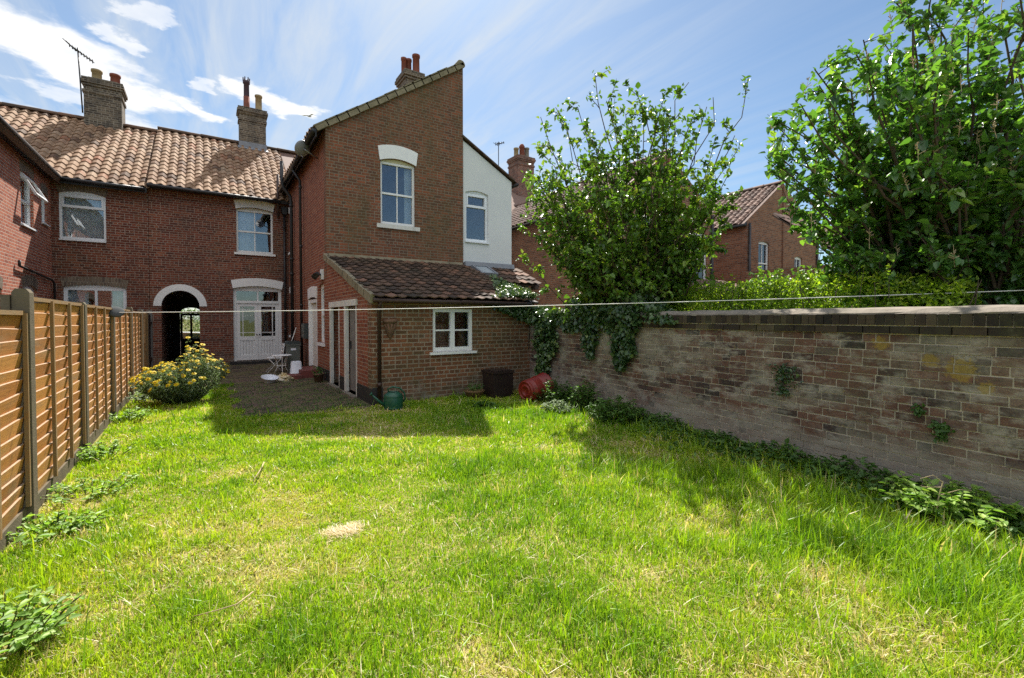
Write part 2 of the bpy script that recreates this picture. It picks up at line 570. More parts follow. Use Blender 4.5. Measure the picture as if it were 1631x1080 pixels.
M['brick_chimney_red'] = brick('sooty_red_brick', [(.16, .06, .045), (.24, .09, .06), (.12, .06, .05), (.28, .12, .08)], (.3, .25, .2), .225, .078, .012,
                               stains=[((.05, .045, .04), 1.5, .5, .75, .6, (1, 1, 1))])
M['wall_brick'] = rnd_ramp('old_wall_brick', [(.0, (.036, .03, .027)), (.15, (.075, .05, .041)), (.35, (.135, .07, .05)), (.6, (.185, .095, .064)), (.78, (.155, .095, .068)), (.9, (.13, .108, .08)), (1, (.28, .23, .17))],
                           .92, .5, 22, stains=[((.31, .27, .205), .8, .47, .62, .8, (1, 1, 1.5)), ((.40, .355, .285), 2.6, .50, .62, .75, (1, 1, 2.2)), ((.42, .375, .30), 7, .56, .66, .6, (.6, .6, 2.4)), ((.11, .105, .06), 1.2, .55, .75, .6, (1, 1, .5)),
                                                ((.36, .24, .03), 1.3, .695, .74, .7, (1, 1.3, 1.6)), ((.045, .042, .04), 2.4, .56, .72, .7, (1, 1, 1.5)), ((.05, .045, .04), 17, .55, .68, .6, (1, 1, 1.6)), ((.30, .27, .22), 23, .60, .72, .6, (1, 1, 1.6))], bmp=1.0, damp=True)
M['wall_mortar'] = simple('old_lime_mortar', (.60, .52, .41), (.40, .35, .27), 2.2, .95, .6, .1, dirt=((.12, .105, .08), .85), bscale=50)
M['coping_brick'] = rnd_ramp('sooty_coping_brick', [(0, (.025, .022, .018)), (.5, (.05, .036, .026)), (.8, (.075, .055, .035)), (1, (.11, .085, .055))], .9, .5, 12,
                             stains=[((.10, .10, .04), 2.0, .5, .75, .6, (1, 1, 1)), ((.22, .2, .16), 4, .62, .78, .5, (1, 1, 1))], bmp=.9)
M['cement'] = simple('weathered_cement', (.29, .25, .205), (.19, .165, .13), 5, .92, .5, .1, dirt=((.13, .12, .09), .7), bscale=40)
M['cement_verge'] = simple('mossy_cement_verge', (.30, .25, .17), (.20, .17, .11), 7, .92, .5, .1, dirt=((.10, .09, .05), .7))
M['concrete'] = simple('fence_concrete', (.165, .135, .092), (.105, .085, .058), 6, .92, .4, .1, dirt=((.10, .11, .06), .6), bscale=70)
M['render_white'] = simple('white_render', (.72, .72, .70), (.62, .63, .62), .8, .8, .12, .2, bscale=60)
M['white'] = simple('white_paint', (.84, .83, .81), (.78, .77, .75), 9, .55, .08, .4)
M['white_old'] = simple('flaking_white_paint', (.74, .72, .67), (.60, .57, .50), 12, .65, .2, .3, dirt=((.25, .22, .17), .45))
M['upvc'] = simple('white_plastic', (.82, .83, .84), (.78, .79, .81), 3, .35, .02, .5)
M['cream'] = simple('cream_paint', (.66, .58, .36), (.60, .53, .34), 8, .6, .05, .3)
M['black'] = simple('black_pipe_paint', (.018, .017, .018), (.03, .028, .028), 8, .45, .1, .4)
M['brown_pipe'] = simple('brown_pipe_paint', (.045, .024, .018), (.06, .035, .026), 8, .5, .1, .4)
M['lead'] = simple('grey_lead', (.24, .25, .27), (.16, .165, .18), 6, .5, .2, .5)
M['pantile'] = rnd_ramp('clay_pantile', [(0, (.09, .05, .03)), (.14, (.22, .125, .072)), (.4, (.31, .195, .115)), (.7, (.28, .17, .098)), (.9, (.34, .23, .145)), (1, (.26, .11, .055))], .85, .3, 10,
                        stains=[((.20, .165, .12), 2.2, .54, .74, .6, (1, 1, 1)), ((.44, .20, .10), .9, .62, .74, .4, (1.5, .5, .5))], bmp=.35)
M['tile_dark'] = rnd_ramp('dark_brown_tile', [(0, (.05, .034, .026)), (.35, (.095, .06, .042)), (.65, (.125, .077, .052)), (.86, (.16, .093, .06)), (.95, (.21, .11, .07)), (1, (.21, .12, .08))], .82, .25, 9,
                          stains=[((.05, .052, .033), 1.6, .5, .72, .6, (1, 1, 1))], bmp=.35, spec=.2)
M['tile_far'] = rnd_ramp('brown_far_tile', [(0, (.10, .065, .05)), (.5, (.17, .105, .08)), (1, (.25, .16, .12))], .8, .3, 6)
M['pot_red'] = simple('terracotta', (.24, .075, .045), (.17, .055, .04), 7, .8, .2, .2, dirt=((.09, .06, .05), .5))
M['pot_buff'] = simple('buff_clay', (.36, .27, .14), (.26, .19, .10), 7, .8, .2, .2, dirt=((.12, .1, .07), .5))
M['pot_dark'] = simple('dark_cowl', (.07, .035, .045), (.05, .03, .04), 7, .6, .2, .3)
M['glass'] = glass_mat('window_glass', .06)
M['glass_clear'] = glass_mat('clear_glass', .03, (.9, .92, .92))
M['curtain'] = simple('net_curtain', (.80, .81, .82), (.68, .69, .72), 5, .9, .2, .1)
M['room'] = simple('dim_room_plaster', (.22, .21, .20), (.18, .17, .16), 2, .9)
M['floor'] = simple('dark_floor', (.06, .05, .04))
M['door_grey'] = simple('weathered_grey_boards', (.24, .22, .20), (.17, .155, .14), 9, .85, .3, .2, dirt=((.10, .08, .06), .5))
M['door_dark'] = simple('dark_stained_wood', (.035, .022, .018), (.05, .03, .024), 9, .6, .2, .3)
M['plinth'] = simple('tarred_plinth', (.022, .02, .02), (.04, .036, .032), 6, .7, .4, .3)
M['red_step'] = simple('red_step_paint', (.20, .055, .045), (.14, .045, .038), 7, .75, .3, .3, dirt=((.06, .045, .035), .6))
M['green_plastic'] = simple('green_plastic', (.010, .085, .045), (.012, .065, .034), 5, .42, .05, .5)
M['red_plastic'] = simple('red_plastic', (.26, .020, .010), (.18, .018, .012), 4, .45, .08, .5, dirt=((.12, .03, .025), .4))
M['brown_plastic'] = simple('dark_brown_plastic', (.022, .013, .011), (.03, .018, .014), 5, .5, .1, .4)
M['grey_plastic'] = simple('grey_plastic', (.13, .14, .12), (.10, .105, .09), 4, .5, .05, .4)
M['grey_lid'] = simple('dark_grey_plastic', (.05, .06, .055), (.04, .045, .045), 4, .5, .05, .4)
M['white_plastic'] = simple('white_bin_plastic', (.72, .74, .80), (.66, .68, .73), 4, .45, .04, .4)
M['bag'] = simple('crumpled_bag_film', (.62, .60, .55), (.50, .33, .05), 7, .4, .1, .5)
M['wicker'] = simple('wicker', (.22, .13, .06), (.13, .08, .04), 30, .8, .6, .2)
M['wall_pot'] = simple('weathered_terracotta', (.19, .10, .06), (.14, .09, .06), 8, .85, .3, .2, dirt=((.09, .09, .06), .6))
M['dish'] = simple('grey_dish_metal', (.24, .25, .27), (.20, .21, .22), 4, .45, .05, .5)
M['metal'] = simple('dull_metal', (.3, .3, .31), (.22, .22, .23), 8, .4, .1, .5, .6)
M['wire'] = simple('pale_line', (.80, .77, .70), (.72, .69, .62), 30, .6, .1)
M['reel'] = simple('reel_plastic', (.085, .09, .088), (.07, .07, .07), 6, .9, .05, .1)
M['bark'] = simple('grey_brown_bark', (.13, .095, .065), (.08, .06, .042), 14, .9, .8, .15)
M['stem'] = simple('green_stem', (.09, .13, .03), (.11, .10, .035), 14, .7, .1)
M['straw'] = simple('dry_stalk', (.48, .38, .22), (.36, .27, .15), 14, .85, .2)
M['soil'] = simple('soil', (.07, .052, .035), (.10, .075, .045), 9, .95, .8)
M['tarmac'] = simple('tarmac', (.055, .055, .057), (.07, .07, .072), 9, .9, .4)
M['pavement'] = simple('paving_slab', (.28, .26, .23), (.22, .205, .18), 4, .9, .3)
M['car_paint'] = simple('white_car_paint', (.74, .75, .77), (.72, .73, .75), 3, .25, .0, .6)
M['car_glass'] = simple('dark_car_glass', (.02, .025, .03), (.02, .025, .03), 3, .08, .0, .7)
M['rubber'] = simple('black_rubber', (.02, .02, .02), (.03, .03, .03), 8, .8, .1)
M['gull'] = simple('gull_feather', (.55, .55, .55), (.35, .35, .36), 20, .8)
M['yellow_petal'] = leaf_mat('yellow_petal', [(0, (.70, .48, .006)), (.5, (.80, .60, .008)), (1, (.84, .68, .02))], .3, .6, .2, (1.05, 1.0, .6))

mt_, t_ = new_mat('larch_lap_board')
p_ = pos(t_)
g_ = t_.noise(t_.mapping(p_, scale=(2, 2.2, 34)), 1.6, 7, .7, .6)
k_ = t_.ramp(t_.noise(p_, 4.5, 3, .5, 2.0), [(.68, 0), (.76, 1)])
v_ = t_.math('ADD', t_.math('MULTIPLY', rnd_attr(t_), .55), t_.math('MULTIPLY', g_, .5), clamp=True)
c_ = t_.ramp(v_, [(.05, (.26, .085, .018)), (.35, (.46, .175, .030)), (.6, (.56, .235, .045)), (.95, (.64, .31, .085))])
c_ = t_.mix(t_.math('MULTIPLY', k_, .6), c_, (.13, .05, .02))
w_ = t_.ramp(t_.noise(t_.mapping(p_, scale=(1, 1, .6)), 1.3, 5), [(.55, 0), (.8, .4)])
c_ = t_.mix(w_, c_, (.38, .26, .14))
z_ = t_.n('ShaderNodeSeparateXYZ', {0: p_}).outputs[2]
al_ = t_.math('ADD', t_.math('MULTIPLY', t_.noise(p_, 3.0, 6, .7), 1.4), t_.math('MULTIPLY', z_, -1.1))
c_ = t_.mix(t_.math('MULTIPLY', t_.ramp(al_, [(.15, 0), (.6, 1)]), .6), c_, (.15, .13, .06))
gy_ = t_.ramp(t_.noise(t_.mapping(p_, scale=(1, 1, 7)), 1.1, 4, .6), [(.52, 0), (.7, .55)])
c_ = t_.mix(gy_, c_, (.30, .23, .15))
vs_ = t_.ramp(t_.noise(t_.mapping(p_, scale=(9, 9, .5)), 1.5, 4, .6), [(.56, 0), (.72, .5)])
c_ = t_.mix(vs_, c_, (.17, .075, .03))
end(t_, c_, .78, bump(t_, g_, .35, .006), .25)
M['board'] = mt_
M['board_edge'] = simple('weathered_board_edge', (.42, .31, .21), (.34, .21, .12), 16, .85, .3, .2)
M['batten'] = simple('greyed_batten', (.27, .15, .055), (.24, .17, .09), 12, .85, .3, .2)

mt_, t_ = new_mat('mossy_brick_paving')
uv_ = t_.n('ShaderNodeUVMap').outputs[0]
bt_ = t_.n('ShaderNodeTexBrick', {'Vector': uv_, 'Color1': (0, 0, 0, 1), 'Color2': (1, 1, 1, 1), 'Mortar': (.5, .5, .5, 1), 'Scale': 1.0, 'Mortar Size': .012, 'Mortar Smooth': .3,
                                  'Brick Width': .22, 'Row Height': .11})
c_ = t_.ramp(bt_.outputs[0], [(0, (.06, .042, .038)), (.5, (.12, .078, .066)), (1, (.17, .10, .078))])
c_ = t_.mix(bt_.outputs[1], c_, (.05, .055, .025))
ms_ = t_.ramp(t_.noise(pos(t_), 1.8, 7, .7), [(.44, 0), (.62, 1)])
c_ = t_.mix(t_.math('MULTIPLY', ms_, .8), c_, (.13, .13, .045))
c_ = t_.mix(t_.ramp(t_.noise(pos(t_), 6, 6, .7), [(.55, 0), (.7, .6)]), c_, (.16, .12, .08))
end(t_, c_, .92, bump(t_, t_.math('ADD', t_.noise(pos(t_), 40, 5), t_.math('SUBTRACT', 1, bt_.outputs[1])), .5, .01), .2)
M['paving'] = mt_

mt_, t_ = new_mat('lawn_thatch')
n1_ = t_.noise(pos(t_), 1.6, 7, .65)
n2_ = t_.noise(pos(t_), 45, 6, .7)
c_ = t_.ramp(t_.math('ADD', t_.math('MULTIPLY', n1_, .6), t_.math('MULTIPLY', n2_, .4)), [(.36, (.12, .15, .02)), (.5, (.26, .24, .06)), (.62, (.50, .40, .20))])
end(t_, c_, .95, bump(t_, n2_, .8, .03), .1)
M['thatch'] = mt_
M['ground'] = simple('rough_grass_ground', (.09, .12, .03), (.14, .12, .05), 1.5, .95, .6, .1)

M['leaf_shrub'] = leaf_mat('shrub_leaf', [(0, (0.0551, 0.1129, 0.021)), (0.5, (0.1126, 0.2117, 0.0315)), (0.85, (0.1878, 0.3058, 0.0385)), (1, (0.3003, 0.3528, 0.0525))], .33)
M['leaf_lilac'] = leaf_mat('lilac_leaf', [(0, (0.0523, 0.1169, 0.029)), (0.5, (0.1, 0.2151, 0.0446)), (0.85, (0.1665, 0.3038, 0.0558)), (1, (0.2619, 0.374, 0.0781))], .42, .34, .7)
M['leaf_hedge'] = leaf_mat('hedge_leaf', [(0, (0.0923, 0.1373, 0.0227)), (0.5, (0.224, 0.3295, 0.0339)), (0.85, (0.3956, 0.4943, 0.0415)), (1, (0.5274, 0.5492, 0.0566))], .55)
M['leaf_ivy'] = leaf_mat('ivy_leaf', [(0, (0.024, 0.0576, 0.0211)), (0.6, (0.06, 0.1152, 0.0317)), (0.9, (0.12, 0.1824, 0.0528)), (1, (0.24, 0.288, 0.088))], .2, .33, .6)
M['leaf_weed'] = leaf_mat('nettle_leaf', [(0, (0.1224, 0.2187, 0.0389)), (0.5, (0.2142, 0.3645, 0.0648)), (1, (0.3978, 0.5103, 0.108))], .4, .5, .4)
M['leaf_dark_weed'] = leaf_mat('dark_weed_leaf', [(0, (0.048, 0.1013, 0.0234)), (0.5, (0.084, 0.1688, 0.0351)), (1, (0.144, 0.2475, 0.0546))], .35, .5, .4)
M['leaf_grey'] = leaf_mat('grey_green_leaf', [(0, (0.075, 0.1125, 0.0525)), (0.5, (0.15, 0.21, 0.105)), (1, (0.285, 0.345, 0.195))], .3, .6, .3, (1.1, 1.2, .7))
M['leaf_far'] = leaf_mat('far_tree_leaf', [(0, (0.045, 0.09, 0.0225)), (0.5, (0.09, 0.165, 0.0375)), (1, (0.165, 0.24, 0.06))], .4)

mt_, t_ = new_mat('grass_blade')
gcol = t_.ramp(rnd_attr(t_), [(0, (.095, .22, .012)), (.25, (.20, .35, .016)), (.5, (.32, .45, .022)), (.68, (.41, .485, .036)), (.78, (.50, .43, .13)), (.88, (.62, .50, .29)), (1, (.74, .63, .44))])
pr_ = t_.n('ShaderNodeBsdfPrincipled', {'Base Color': gcol, 'Roughness': .45, 'Specular IOR Level': .45})
tr_ = t_.n('ShaderNodeBsdfTranslucent', {'Color': t_.mix(1.0, gcol, (1.2, 1.25, .5), 'MULTIPLY')})
mx_ = t_.n('ShaderNodeMixShader', {0: .45, 1: pr_.outputs[0], 2: tr_.outputs[0]})
o_ = t_.n('ShaderNodeOutputMaterial')
t_.t.links.new(mx_.outputs[0], o_.inputs[0])
M['grass'] = mt_

# ------------------------------------------------------------------ ground
X_FENCE = lambda y: -1.21 - .0163 * (y - 5.14)
X_WALL = lambda y: 5.27 + .0893 * y


def sheet(name, poly, z, mat, kind='structure'):
    m = MB()
    m.add([(x, y, z) for (x, y) in poly], [tuple(range(len(poly)))])
    o = m.build(name, mat)
    o['kind'] = kind
    return o


m = MB()
P = []
for (y, z) in ((-300, -.04), (27.2, -.04), (28.3, -.60), (900, -.60)):
    P += [(-400, y, z), (600, y, z)]
m.add(P, [(0, 1, 3, 2), (2, 3, 5, 4), (4, 5, 7, 6)])
m.build('ground', M['ground'])['kind'] = 'structure'
sheet('lawn', [(-1.12, -4), (4.9, -4), (5.95, 8.48), (2.5, 8.48), (.6, 8.6), (.45, 12.9), (-1.3, 12.9)], 0, M['thatch'])
sheet('patio', [(.35, 8.3), (2.5, 8.3), (2.5, 18.8), (-1.5, 18.8), (-1.4, 12.6), (.35, 12.6)], .008, M['paving'])
sheet('road', [(-60, 30.0), (60, 30.0), (60, 36.5), (-60, 36.5)], -.58, M['tarmac'])
sheet('pavement', [(-60, 28.4), (60, 28.4), (60, 29.99), (-60, 29.99)], -.46, M['pavement'])


# ------------------------------------------------------------------ building helpers
def seg_arch(u0, u1, z0, z1, rise, n=8):
    """outline of an opening with a segmental head: z1 is the crown"""
    pts = [(u0, z0), (u1, z0)]
    if rise <= 0:
        return pts + [(u1, z1), (u0, z1)]
    for i in range(n + 1):
        s = i / n
        pts.append((u1 + (u0 - u1) * s, z1 - rise + rise * (1 - (2 * s - 1) ** 2)))
    return pts


def arch_band(u0, u1, z1, rise, band, splay, ext=.04, n=10):
    lo, hi = [], []
    for i in range(n + 1):
        s = i / n
        c = 1 - (2 * s - 1) ** 2
        lo.append((u0 - ext + (u1 - u0 + 2 * ext) * s, z1 - rise + rise * c))
        hi.append((u0 - ext - splay + (u1 - u0 + 2 * ext + 2 * splay) * s, z1 - rise + band + rise * c))
    return lo + hi[::-1]


def window(parent, O, U, N, u0, u1, z0, z1, rise=0, style='sash', recess=.10, mat=None, sill=True, curtain=None, glass=None, fr=.06, head=None, sill_mat=None, sill_ext=.07, sill_h=.075):
    mat = mat or M['white']
    f = MB()
    n1, n0 = -recess, -recess - .07
    zt = z1 - rise
    f.frame_box(O, U, N, u0 + .002, u0 + fr, z0 + .002, zt, n0, n1)
    f.frame_box(O, U, N, u1 - fr, u1 - .002, z0 + .002, zt, n0, n1)
    f.frame_box(O, U, N, u0 + fr, u1 - fr, z0 + .002, z0 + fr * 1.35, n0, n1)
    f.frame_box(O, U, N, u0 + fr, u1 - fr, zt - fr * 1.0, zt, n0, n1)
    if rise > 0:
        a = seg_arch(u0 + .002, u1 - .002, zt + .001, z1 - .004, rise - .006)
        f.prism(O, U, N, a, n0, n1 + .01, mi=1)
    um, zm = (u0 + u1) / 2, (z0 + zt) / 2
    a0, a1, b0, b1 = u0 + fr, u1 - fr, z0 + fr * 1.35, zt - fr
    if style == 'sash':
        f.frame_box(O, U, N, a0, a1, zm - .025, zm + .025, n0 - .01, n1 + .005)
        for (c0, c1, d) in ((b0, zm - .025, .012), (zm + .025, b1, 0)):
            f.frame_box(O, U, N, um - .014, um + .014, c0, c1, n0 + .01, n1 - .02 - d)
    elif style == 'toplight':
        zs = z1 - rise - (zt - z0) * .27
        f.frame_box(O, U, N, a0, a1, zs - .035, zs + .035, n0, n1 + .012)
        f.frame_box(O, U, N, a0, a0 + .045, zs + .035, b1, n0, n1 + .02)
        f.frame_box(O, U, N, a1 - .045, a1, zs + .035, b1, n0, n1 + .02)
        f.frame_box(O, U, N, a0 + .045, a1 - .045, b1 - .04, b1, n0, n1 + .02)
    elif style == 'cross':
        f.frame_box(O, U, N, um - .045, um + .045, b0, b1, n0, n1)
        for (c0, c1) in ((a0, um - .045), (um + .045, a1)):
            f.frame_box(O, U, N, c0, c1, zm - .015, zm + .015, n0 + .01, n1 - .012)
    elif style == 'pair':
        f.frame_box(O, U, N, um - .03, um + .03, b0, b1, n0, n1)
    elif style == 'half':
        f.frame_box(O, U, N, a0, a1, zm - .03, zm + .03, n0, n1)
    o = f.build('window', [mat, head or mat], parent)
    g = MB()
    g.frame_box(O, U, N, a0 - .01, a1 + .01, b0 - .01, b1 + .01, n0 + .018, n0 + .022)
    g.build('pane', glass or M['glass'], o)
    if sill:
        s = MB()
        s.frame_box(O, U, N, u0 - sill_ext, u1 + sill_ext, z0 - sill_h, z0 - .001, -.2, .055)
        s.build('sill', sill_mat or mat, o)
    if curtain:
        c = MB()
        for (s0, s1) in curtain:
            n = max(6, int((s1 - s0) * (u1 - u0) * 26))
            P = []
            for i in range(n + 1):
                u = u0 + (u1 - u0) * (s0 + (s1 - s0) * i / n)
                nn = n0 - .10 - .022 * math.sin(i * 1.7) - .008 * math.sin(i * .6)
                for z in (z0 + .02, zt + rise * .5):
                    P.append(Vector(O) + Vector(U) * u + Vector(N) * nn + Vector((0, 0, z)))
            c.add(P, [(2 * i, 2 * i + 2, 2 * i + 3, 2 * i + 1) for i in range(n)], smooth=True)
        c.build('curtain', M['curtain'], o)
    return o


def tiles(name, parent, mat, O, U, S, nu, ns, w, g, amp, thick=.022, lift=.03, roll='pan', skip=None):
    """lapped roof tiles on a slope: U along the eave, S up the slope"""
    O, U, S = Vector(O), Vector(U).normalized(), Vector(S).normalized()
    Nn = U.cross(S)
    if Nn.z < 0:
        Nn = -Nn
    m = MB()
    K = 7
    for j in range(ns):
        for i in range(nu):
            if skip and skip((i + .5) * w, (j + .5) * g):
                continue
            ds, dn, sk = random.gauss(0, .010), random.gauss(0, .0035), random.gauss(0, .006)
            P = []
            for row, (sv, lf) in enumerate(((j * g - .02 + ds, lift), ((j + 1) * g + .03 + ds, .0))):
                for k in range(K + 1):
                    s = k / K
                    if roll == 'pan':
                        h = amp * math.sin(2 * math.pi * (s - .08)) + amp * .25 * math.cos(4 * math.pi * s)
                    else:
                        h = amp * (1.0 if s < .2 else (math.cos((s - .2) / .8 * math.pi * 2) * .5 - .0))
                    P.append(O + U * ((i + s * 1.06) * w) + S * (sv + sk * (s - .5)) + Nn * (h + lf + dn + .012 * (s > .98)))
            for k in range(K + 1):
                P.append(P[k] - Nn * thick)
            F = [(k, k + 1, K + 1 + k + 1, K + 1 + k) for k in range(K)]
            if (P[1] - P[0]).cross(P[K + 1] - P[0]).dot(Nn) < 0:
                F = [tuple(reversed(f)) for f in F]
            m.add(P, F, None, 0, False)
            base = 2 * (K + 1)
            b = len(m.v) - len(P)
            rr = m.r[-1]
            for k in range(K):
                m.f.append([b + base + k, b + base + k + 1, b + k + 1, b + k])
                m.r.append(rr)
                m.mi.append(0)
                m.smooth.append(False)
    return m.build(name, mat, parent)


def ridge(name, parent, mat, a, b, r=.12, seg=.45, up=None):
    a, b = Vector(a), Vector(b)
    L = (b - a).length
    n = max(1, int(L / seg))
    d = (b - a) / n
    m = MB()
    for i in range(n):
        p, q = a + d * i, a + d * (i + 1) + d.normalized() * .02
        j = random.gauss(0, .005)
        side = d.normalized().cross(Vector((0, 0, 1)))
        P = []
        for (pt, rr) in ((p, r * 1.03 + j), (q, r + j)):
            for k in range(9):
                an = math.pi * k / 8
                P.append(pt + side * math.cos(an) * rr + Vector((0, 0, 1)) * (math.sin(an) * rr - .03))
        F = [(k, k + 1, 9 + k + 1, 9 + k) for k in range(8)]
        F += [tuple(range(8, -1, -1)), tuple(range(9, 18))]
        m.add(P, F, smooth=False)
    return m.build(name, mat, parent)


def chimney(parent, cx, cy, wx, wy, z0, z1, pots, mat, lead=True, bands=2):
    m = MB()
    m.box(cx - wx / 2, cx + wx / 2, cy - wy / 2, cy + wy / 2, z0, z1 - .52)
    e = .05
    h = z1 - .53
    for k, (dz, ex) in enumerate(((.10, .035), (.16, .0), (.09, .04), (.10, .08), (.10, .05))):
        m.box(cx - wx / 2 - ex, cx + wx / 2 + ex, cy - wy / 2 - ex, cy + wy / 2 + ex, h, h + dz + (.004 if k < 4 else 0))
        h += dz
    o = m.build('chimney', mat, parent)
    fl = MB()
    fl.prism((cx, cy, 0), (1, 0, 0), (0, -1, 0), [(-wx / 2, h - .03), (wx / 2, h - .03), (wx / 2 - .12, h + .07), (-wx / 2 + .12, h + .07)], -wy / 2 + .1, wy / 2 - .1)
    fl.build('mortar_cap', M['cement'], o)
    for (dx, dy, ph, pr, pm, kind) in pots:
        p = MB()
        c = (cx + dx, cy + dy, h)
        if kind == 'cowl':
            p.lathe(c, [(pr * 1.1, 0), (pr, .06), (pr * .95, ph * .42), (pr * .95, ph * .42)], 16, mi=0)
            p.lathe(c, [(pr * .9, ph * .42), (pr * .85, ph * .80), (pr * 1.12, ph * .82), (pr * 1.12, ph * .90), (pr * .7, ph * .91), (0, ph * .91)], 16, mi=1)
            for k in range(6):
                g = k * math.pi / 3
                p.box(c[0] + math.cos(g) * pr - .02, c[0] + math.cos(g) * pr + .02, c[1] + math.sin(g) * pr - .02, c[1] + math.sin(g) * pr + .02, h + ph * .89, h + ph, mi=1)
            p.build('chimney_pot', [pm, M['pot_dark']], o)
        elif kind == 'hood':
            p.lathe(c, [(pr * 1.15, 0), (pr, .05), (pr * .95, ph * .7), (pr * 1.1, ph * .72), (pr * 1.1, ph * .8), (pr * .6, ph * .95), (0, ph)], 16)
            p.build('chimney_pot', pm, o)
        else:
            p.lathe(c, [(pr * 1.12, -.02), (pr * 1.1, .05), (pr, .07), (pr * .95, ph - .09), (pr * 1.12, ph - .08), (pr * 1.14, ph), (pr * .88, ph), (pr * .85, ph - .3)], 18)
            p.build('chimney_pot', pm, o)
    return o


def pipe(parent, pts, r, mat, name='downpipe', collars=()):
    m = MB()
    m.tube(pts, r, 10)
    for c in collars:
        c = Vector(c)
        m.tube([c - Vector((0, 0, .04)), c + Vector((0, 0, .04))], r * 1.25, 10)
    return m.build(name, mat, parent)


FX, FY = Vector((1, 0, 0)), Vector((0, -1, 0))           # facade facing the camera side
SX, SN = Vector((0, 1, 0)), Vector((-1, 0, 0))           # side wall facing left (u = y)
EX, EN = Vector((0, 1, 0)), Vector((1, 0, 0))            # side wall facing right (u = y)
YF, YR, ZE, ZR = 18.8, 22.8, 5.83, 8.96                  # main front, ridge line, eave and ridge heights
PITCH = math.atan2(ZR - ZE, YR - (YF - .3))
SLOPE = Vector((0, math.cos(PITCH), math.sin(PITCH)))


def main_block(h, x0, x1, holes, brick_mat, tile_mat, dz=0.0, tile_to=None, lintels=True, simple_tiles=False, front=True, back_holes=()):
    """the two-storey street range: facade, back and end walls, pantiled roof, fascia and gutter"""
    if front:
        w = MB()
        w.wall((0, YF, 0), FX, FY, [(x0, -.1), (x1, -.1), (x1, ZE + dz - .02), (x0, ZE + dz - .02)], holes, .3)
        w.build('wall', brick_mat, h)
    b = MB()
    b.wall((0, 26.55, 0), FX, FY, [(x0 + .01, -.6), (x1 - .01, -.6), (x1 - .01, ZE + dz), (x0 + .01, ZE + dz)], list(back_holes), .25)
    b.build('back_wall', brick_mat, h)
    e = MB()
    gp = [(YF + .31, -.1), (26.54, -.1), (26.54, ZE + dz - .05), (YR, ZR + dz - .25), (YF + .31, ZE + dz - .05)]
    e.prism((x0 + .02, 0, 0), SX, SN, gp, -.2, 0)
    e.build('party_wall', brick_mat, h)
    e = MB()
    e.prism((x1 - .02, 0, 0), SX, SN, gp, 0, .2)
    e.build('party_wall', brick_mat, h)
    width = x1 - x0
    L = math.hypot(YR - (YF - .3), ZR - ZE)
    d = MB()
    up = Vector((0, -math.sin(PITCH), math.cos(PITCH)))
    c0 = Vector(((x0 + x1) / 2, YF - .28, ZE + dz - .06))
    d.obox(c0 + SLOPE * (L / 2), (width / 2, 0, 0), SLOPE * (L / 2), up * .02)
    s2 = Vector((0, -SLOPE.y, SLOPE.z))
    d.obox(Vector(((x0 + x1) / 2, 2 * YR - YF + .28, ZE + dz - .06)) + s2 * (L / 2), (width / 2, 0, 0), s2 * (L / 2), Vector((0, -up.y, up.z)) * .02)
    d.build('roof_deck', M['tile_far'], h)
    nt = int(round((tile_to or width) / .25))
    g = L / 16
    tiles('roof', h, tile_mat, (x0, YF - .3, ZE + dz), FX, SLOPE, nt, 16, .25, g, .034)
    ridge('ridge_tiles', h, M['tile_dark'], (x0, YR, ZR + dz + .02), (x1, YR, ZR + dz + .02))


# ------------------------------------------------------------------ our house
HG = 'brick terraced houses'
H = thing('terraced_house', 'red brick terraced house with brown gabled rear wing, white arches and a lean-to', 'house', (2.4, 18.8, 0), HG)
holes = [seg_arch(.86, 2.0, 3.90, 5.50, .09), seg_arch(.74, 2.26, .10, 2.74, .10)]
arch = [(-1.256, -.05), (-.23, -.05)] + [(-.743 + .513 * math.cos(a), 2.0 + .513 * math.sin(a)) for a in np.linspace(0, math.pi, 17)]
main_block(H, -1.55, 6.33, holes + [arch], M['brick_main'], M['pantile'], tile_to=4.25, back_holes=[[(-1.25, -.04), (-.235, -.04), (-.235, 2.5), (-1.25, 2.5)]])

window(H, (0, YF, 0), FX, FY, .86, 2.0, 3.90, 5.50, .09, 'sash', .09, curtain=[(.02, .55)], head=M['white_old'])
for (u0, u1, z1, rise) in ((.86, 2.0, 5.50, .09), (.74, 2.26, 2.74, .10)):
    m = MB()
    m.prism((0, YF, 0), FX, FY, arch_band(u0, u1, z1, rise, .28, .05, .01), -.05, .035)
    m.build('lintel', M['white'], H)
m = MB()
ring = [(-.743 + .72 * math.cos(a), 2.0 + .72 * math.sin(a)) for a in np.linspace(0, math.pi, 21)] + [(-.743 + .513 * math.cos(a), 2.0 + .513 * math.sin(a)) for a in np.linspace(math.pi, 0, 21)]
m.prism((0, YF, 0), FX, FY, ring, -.28, .03)
m.build('passage_arch', M['white'], H)

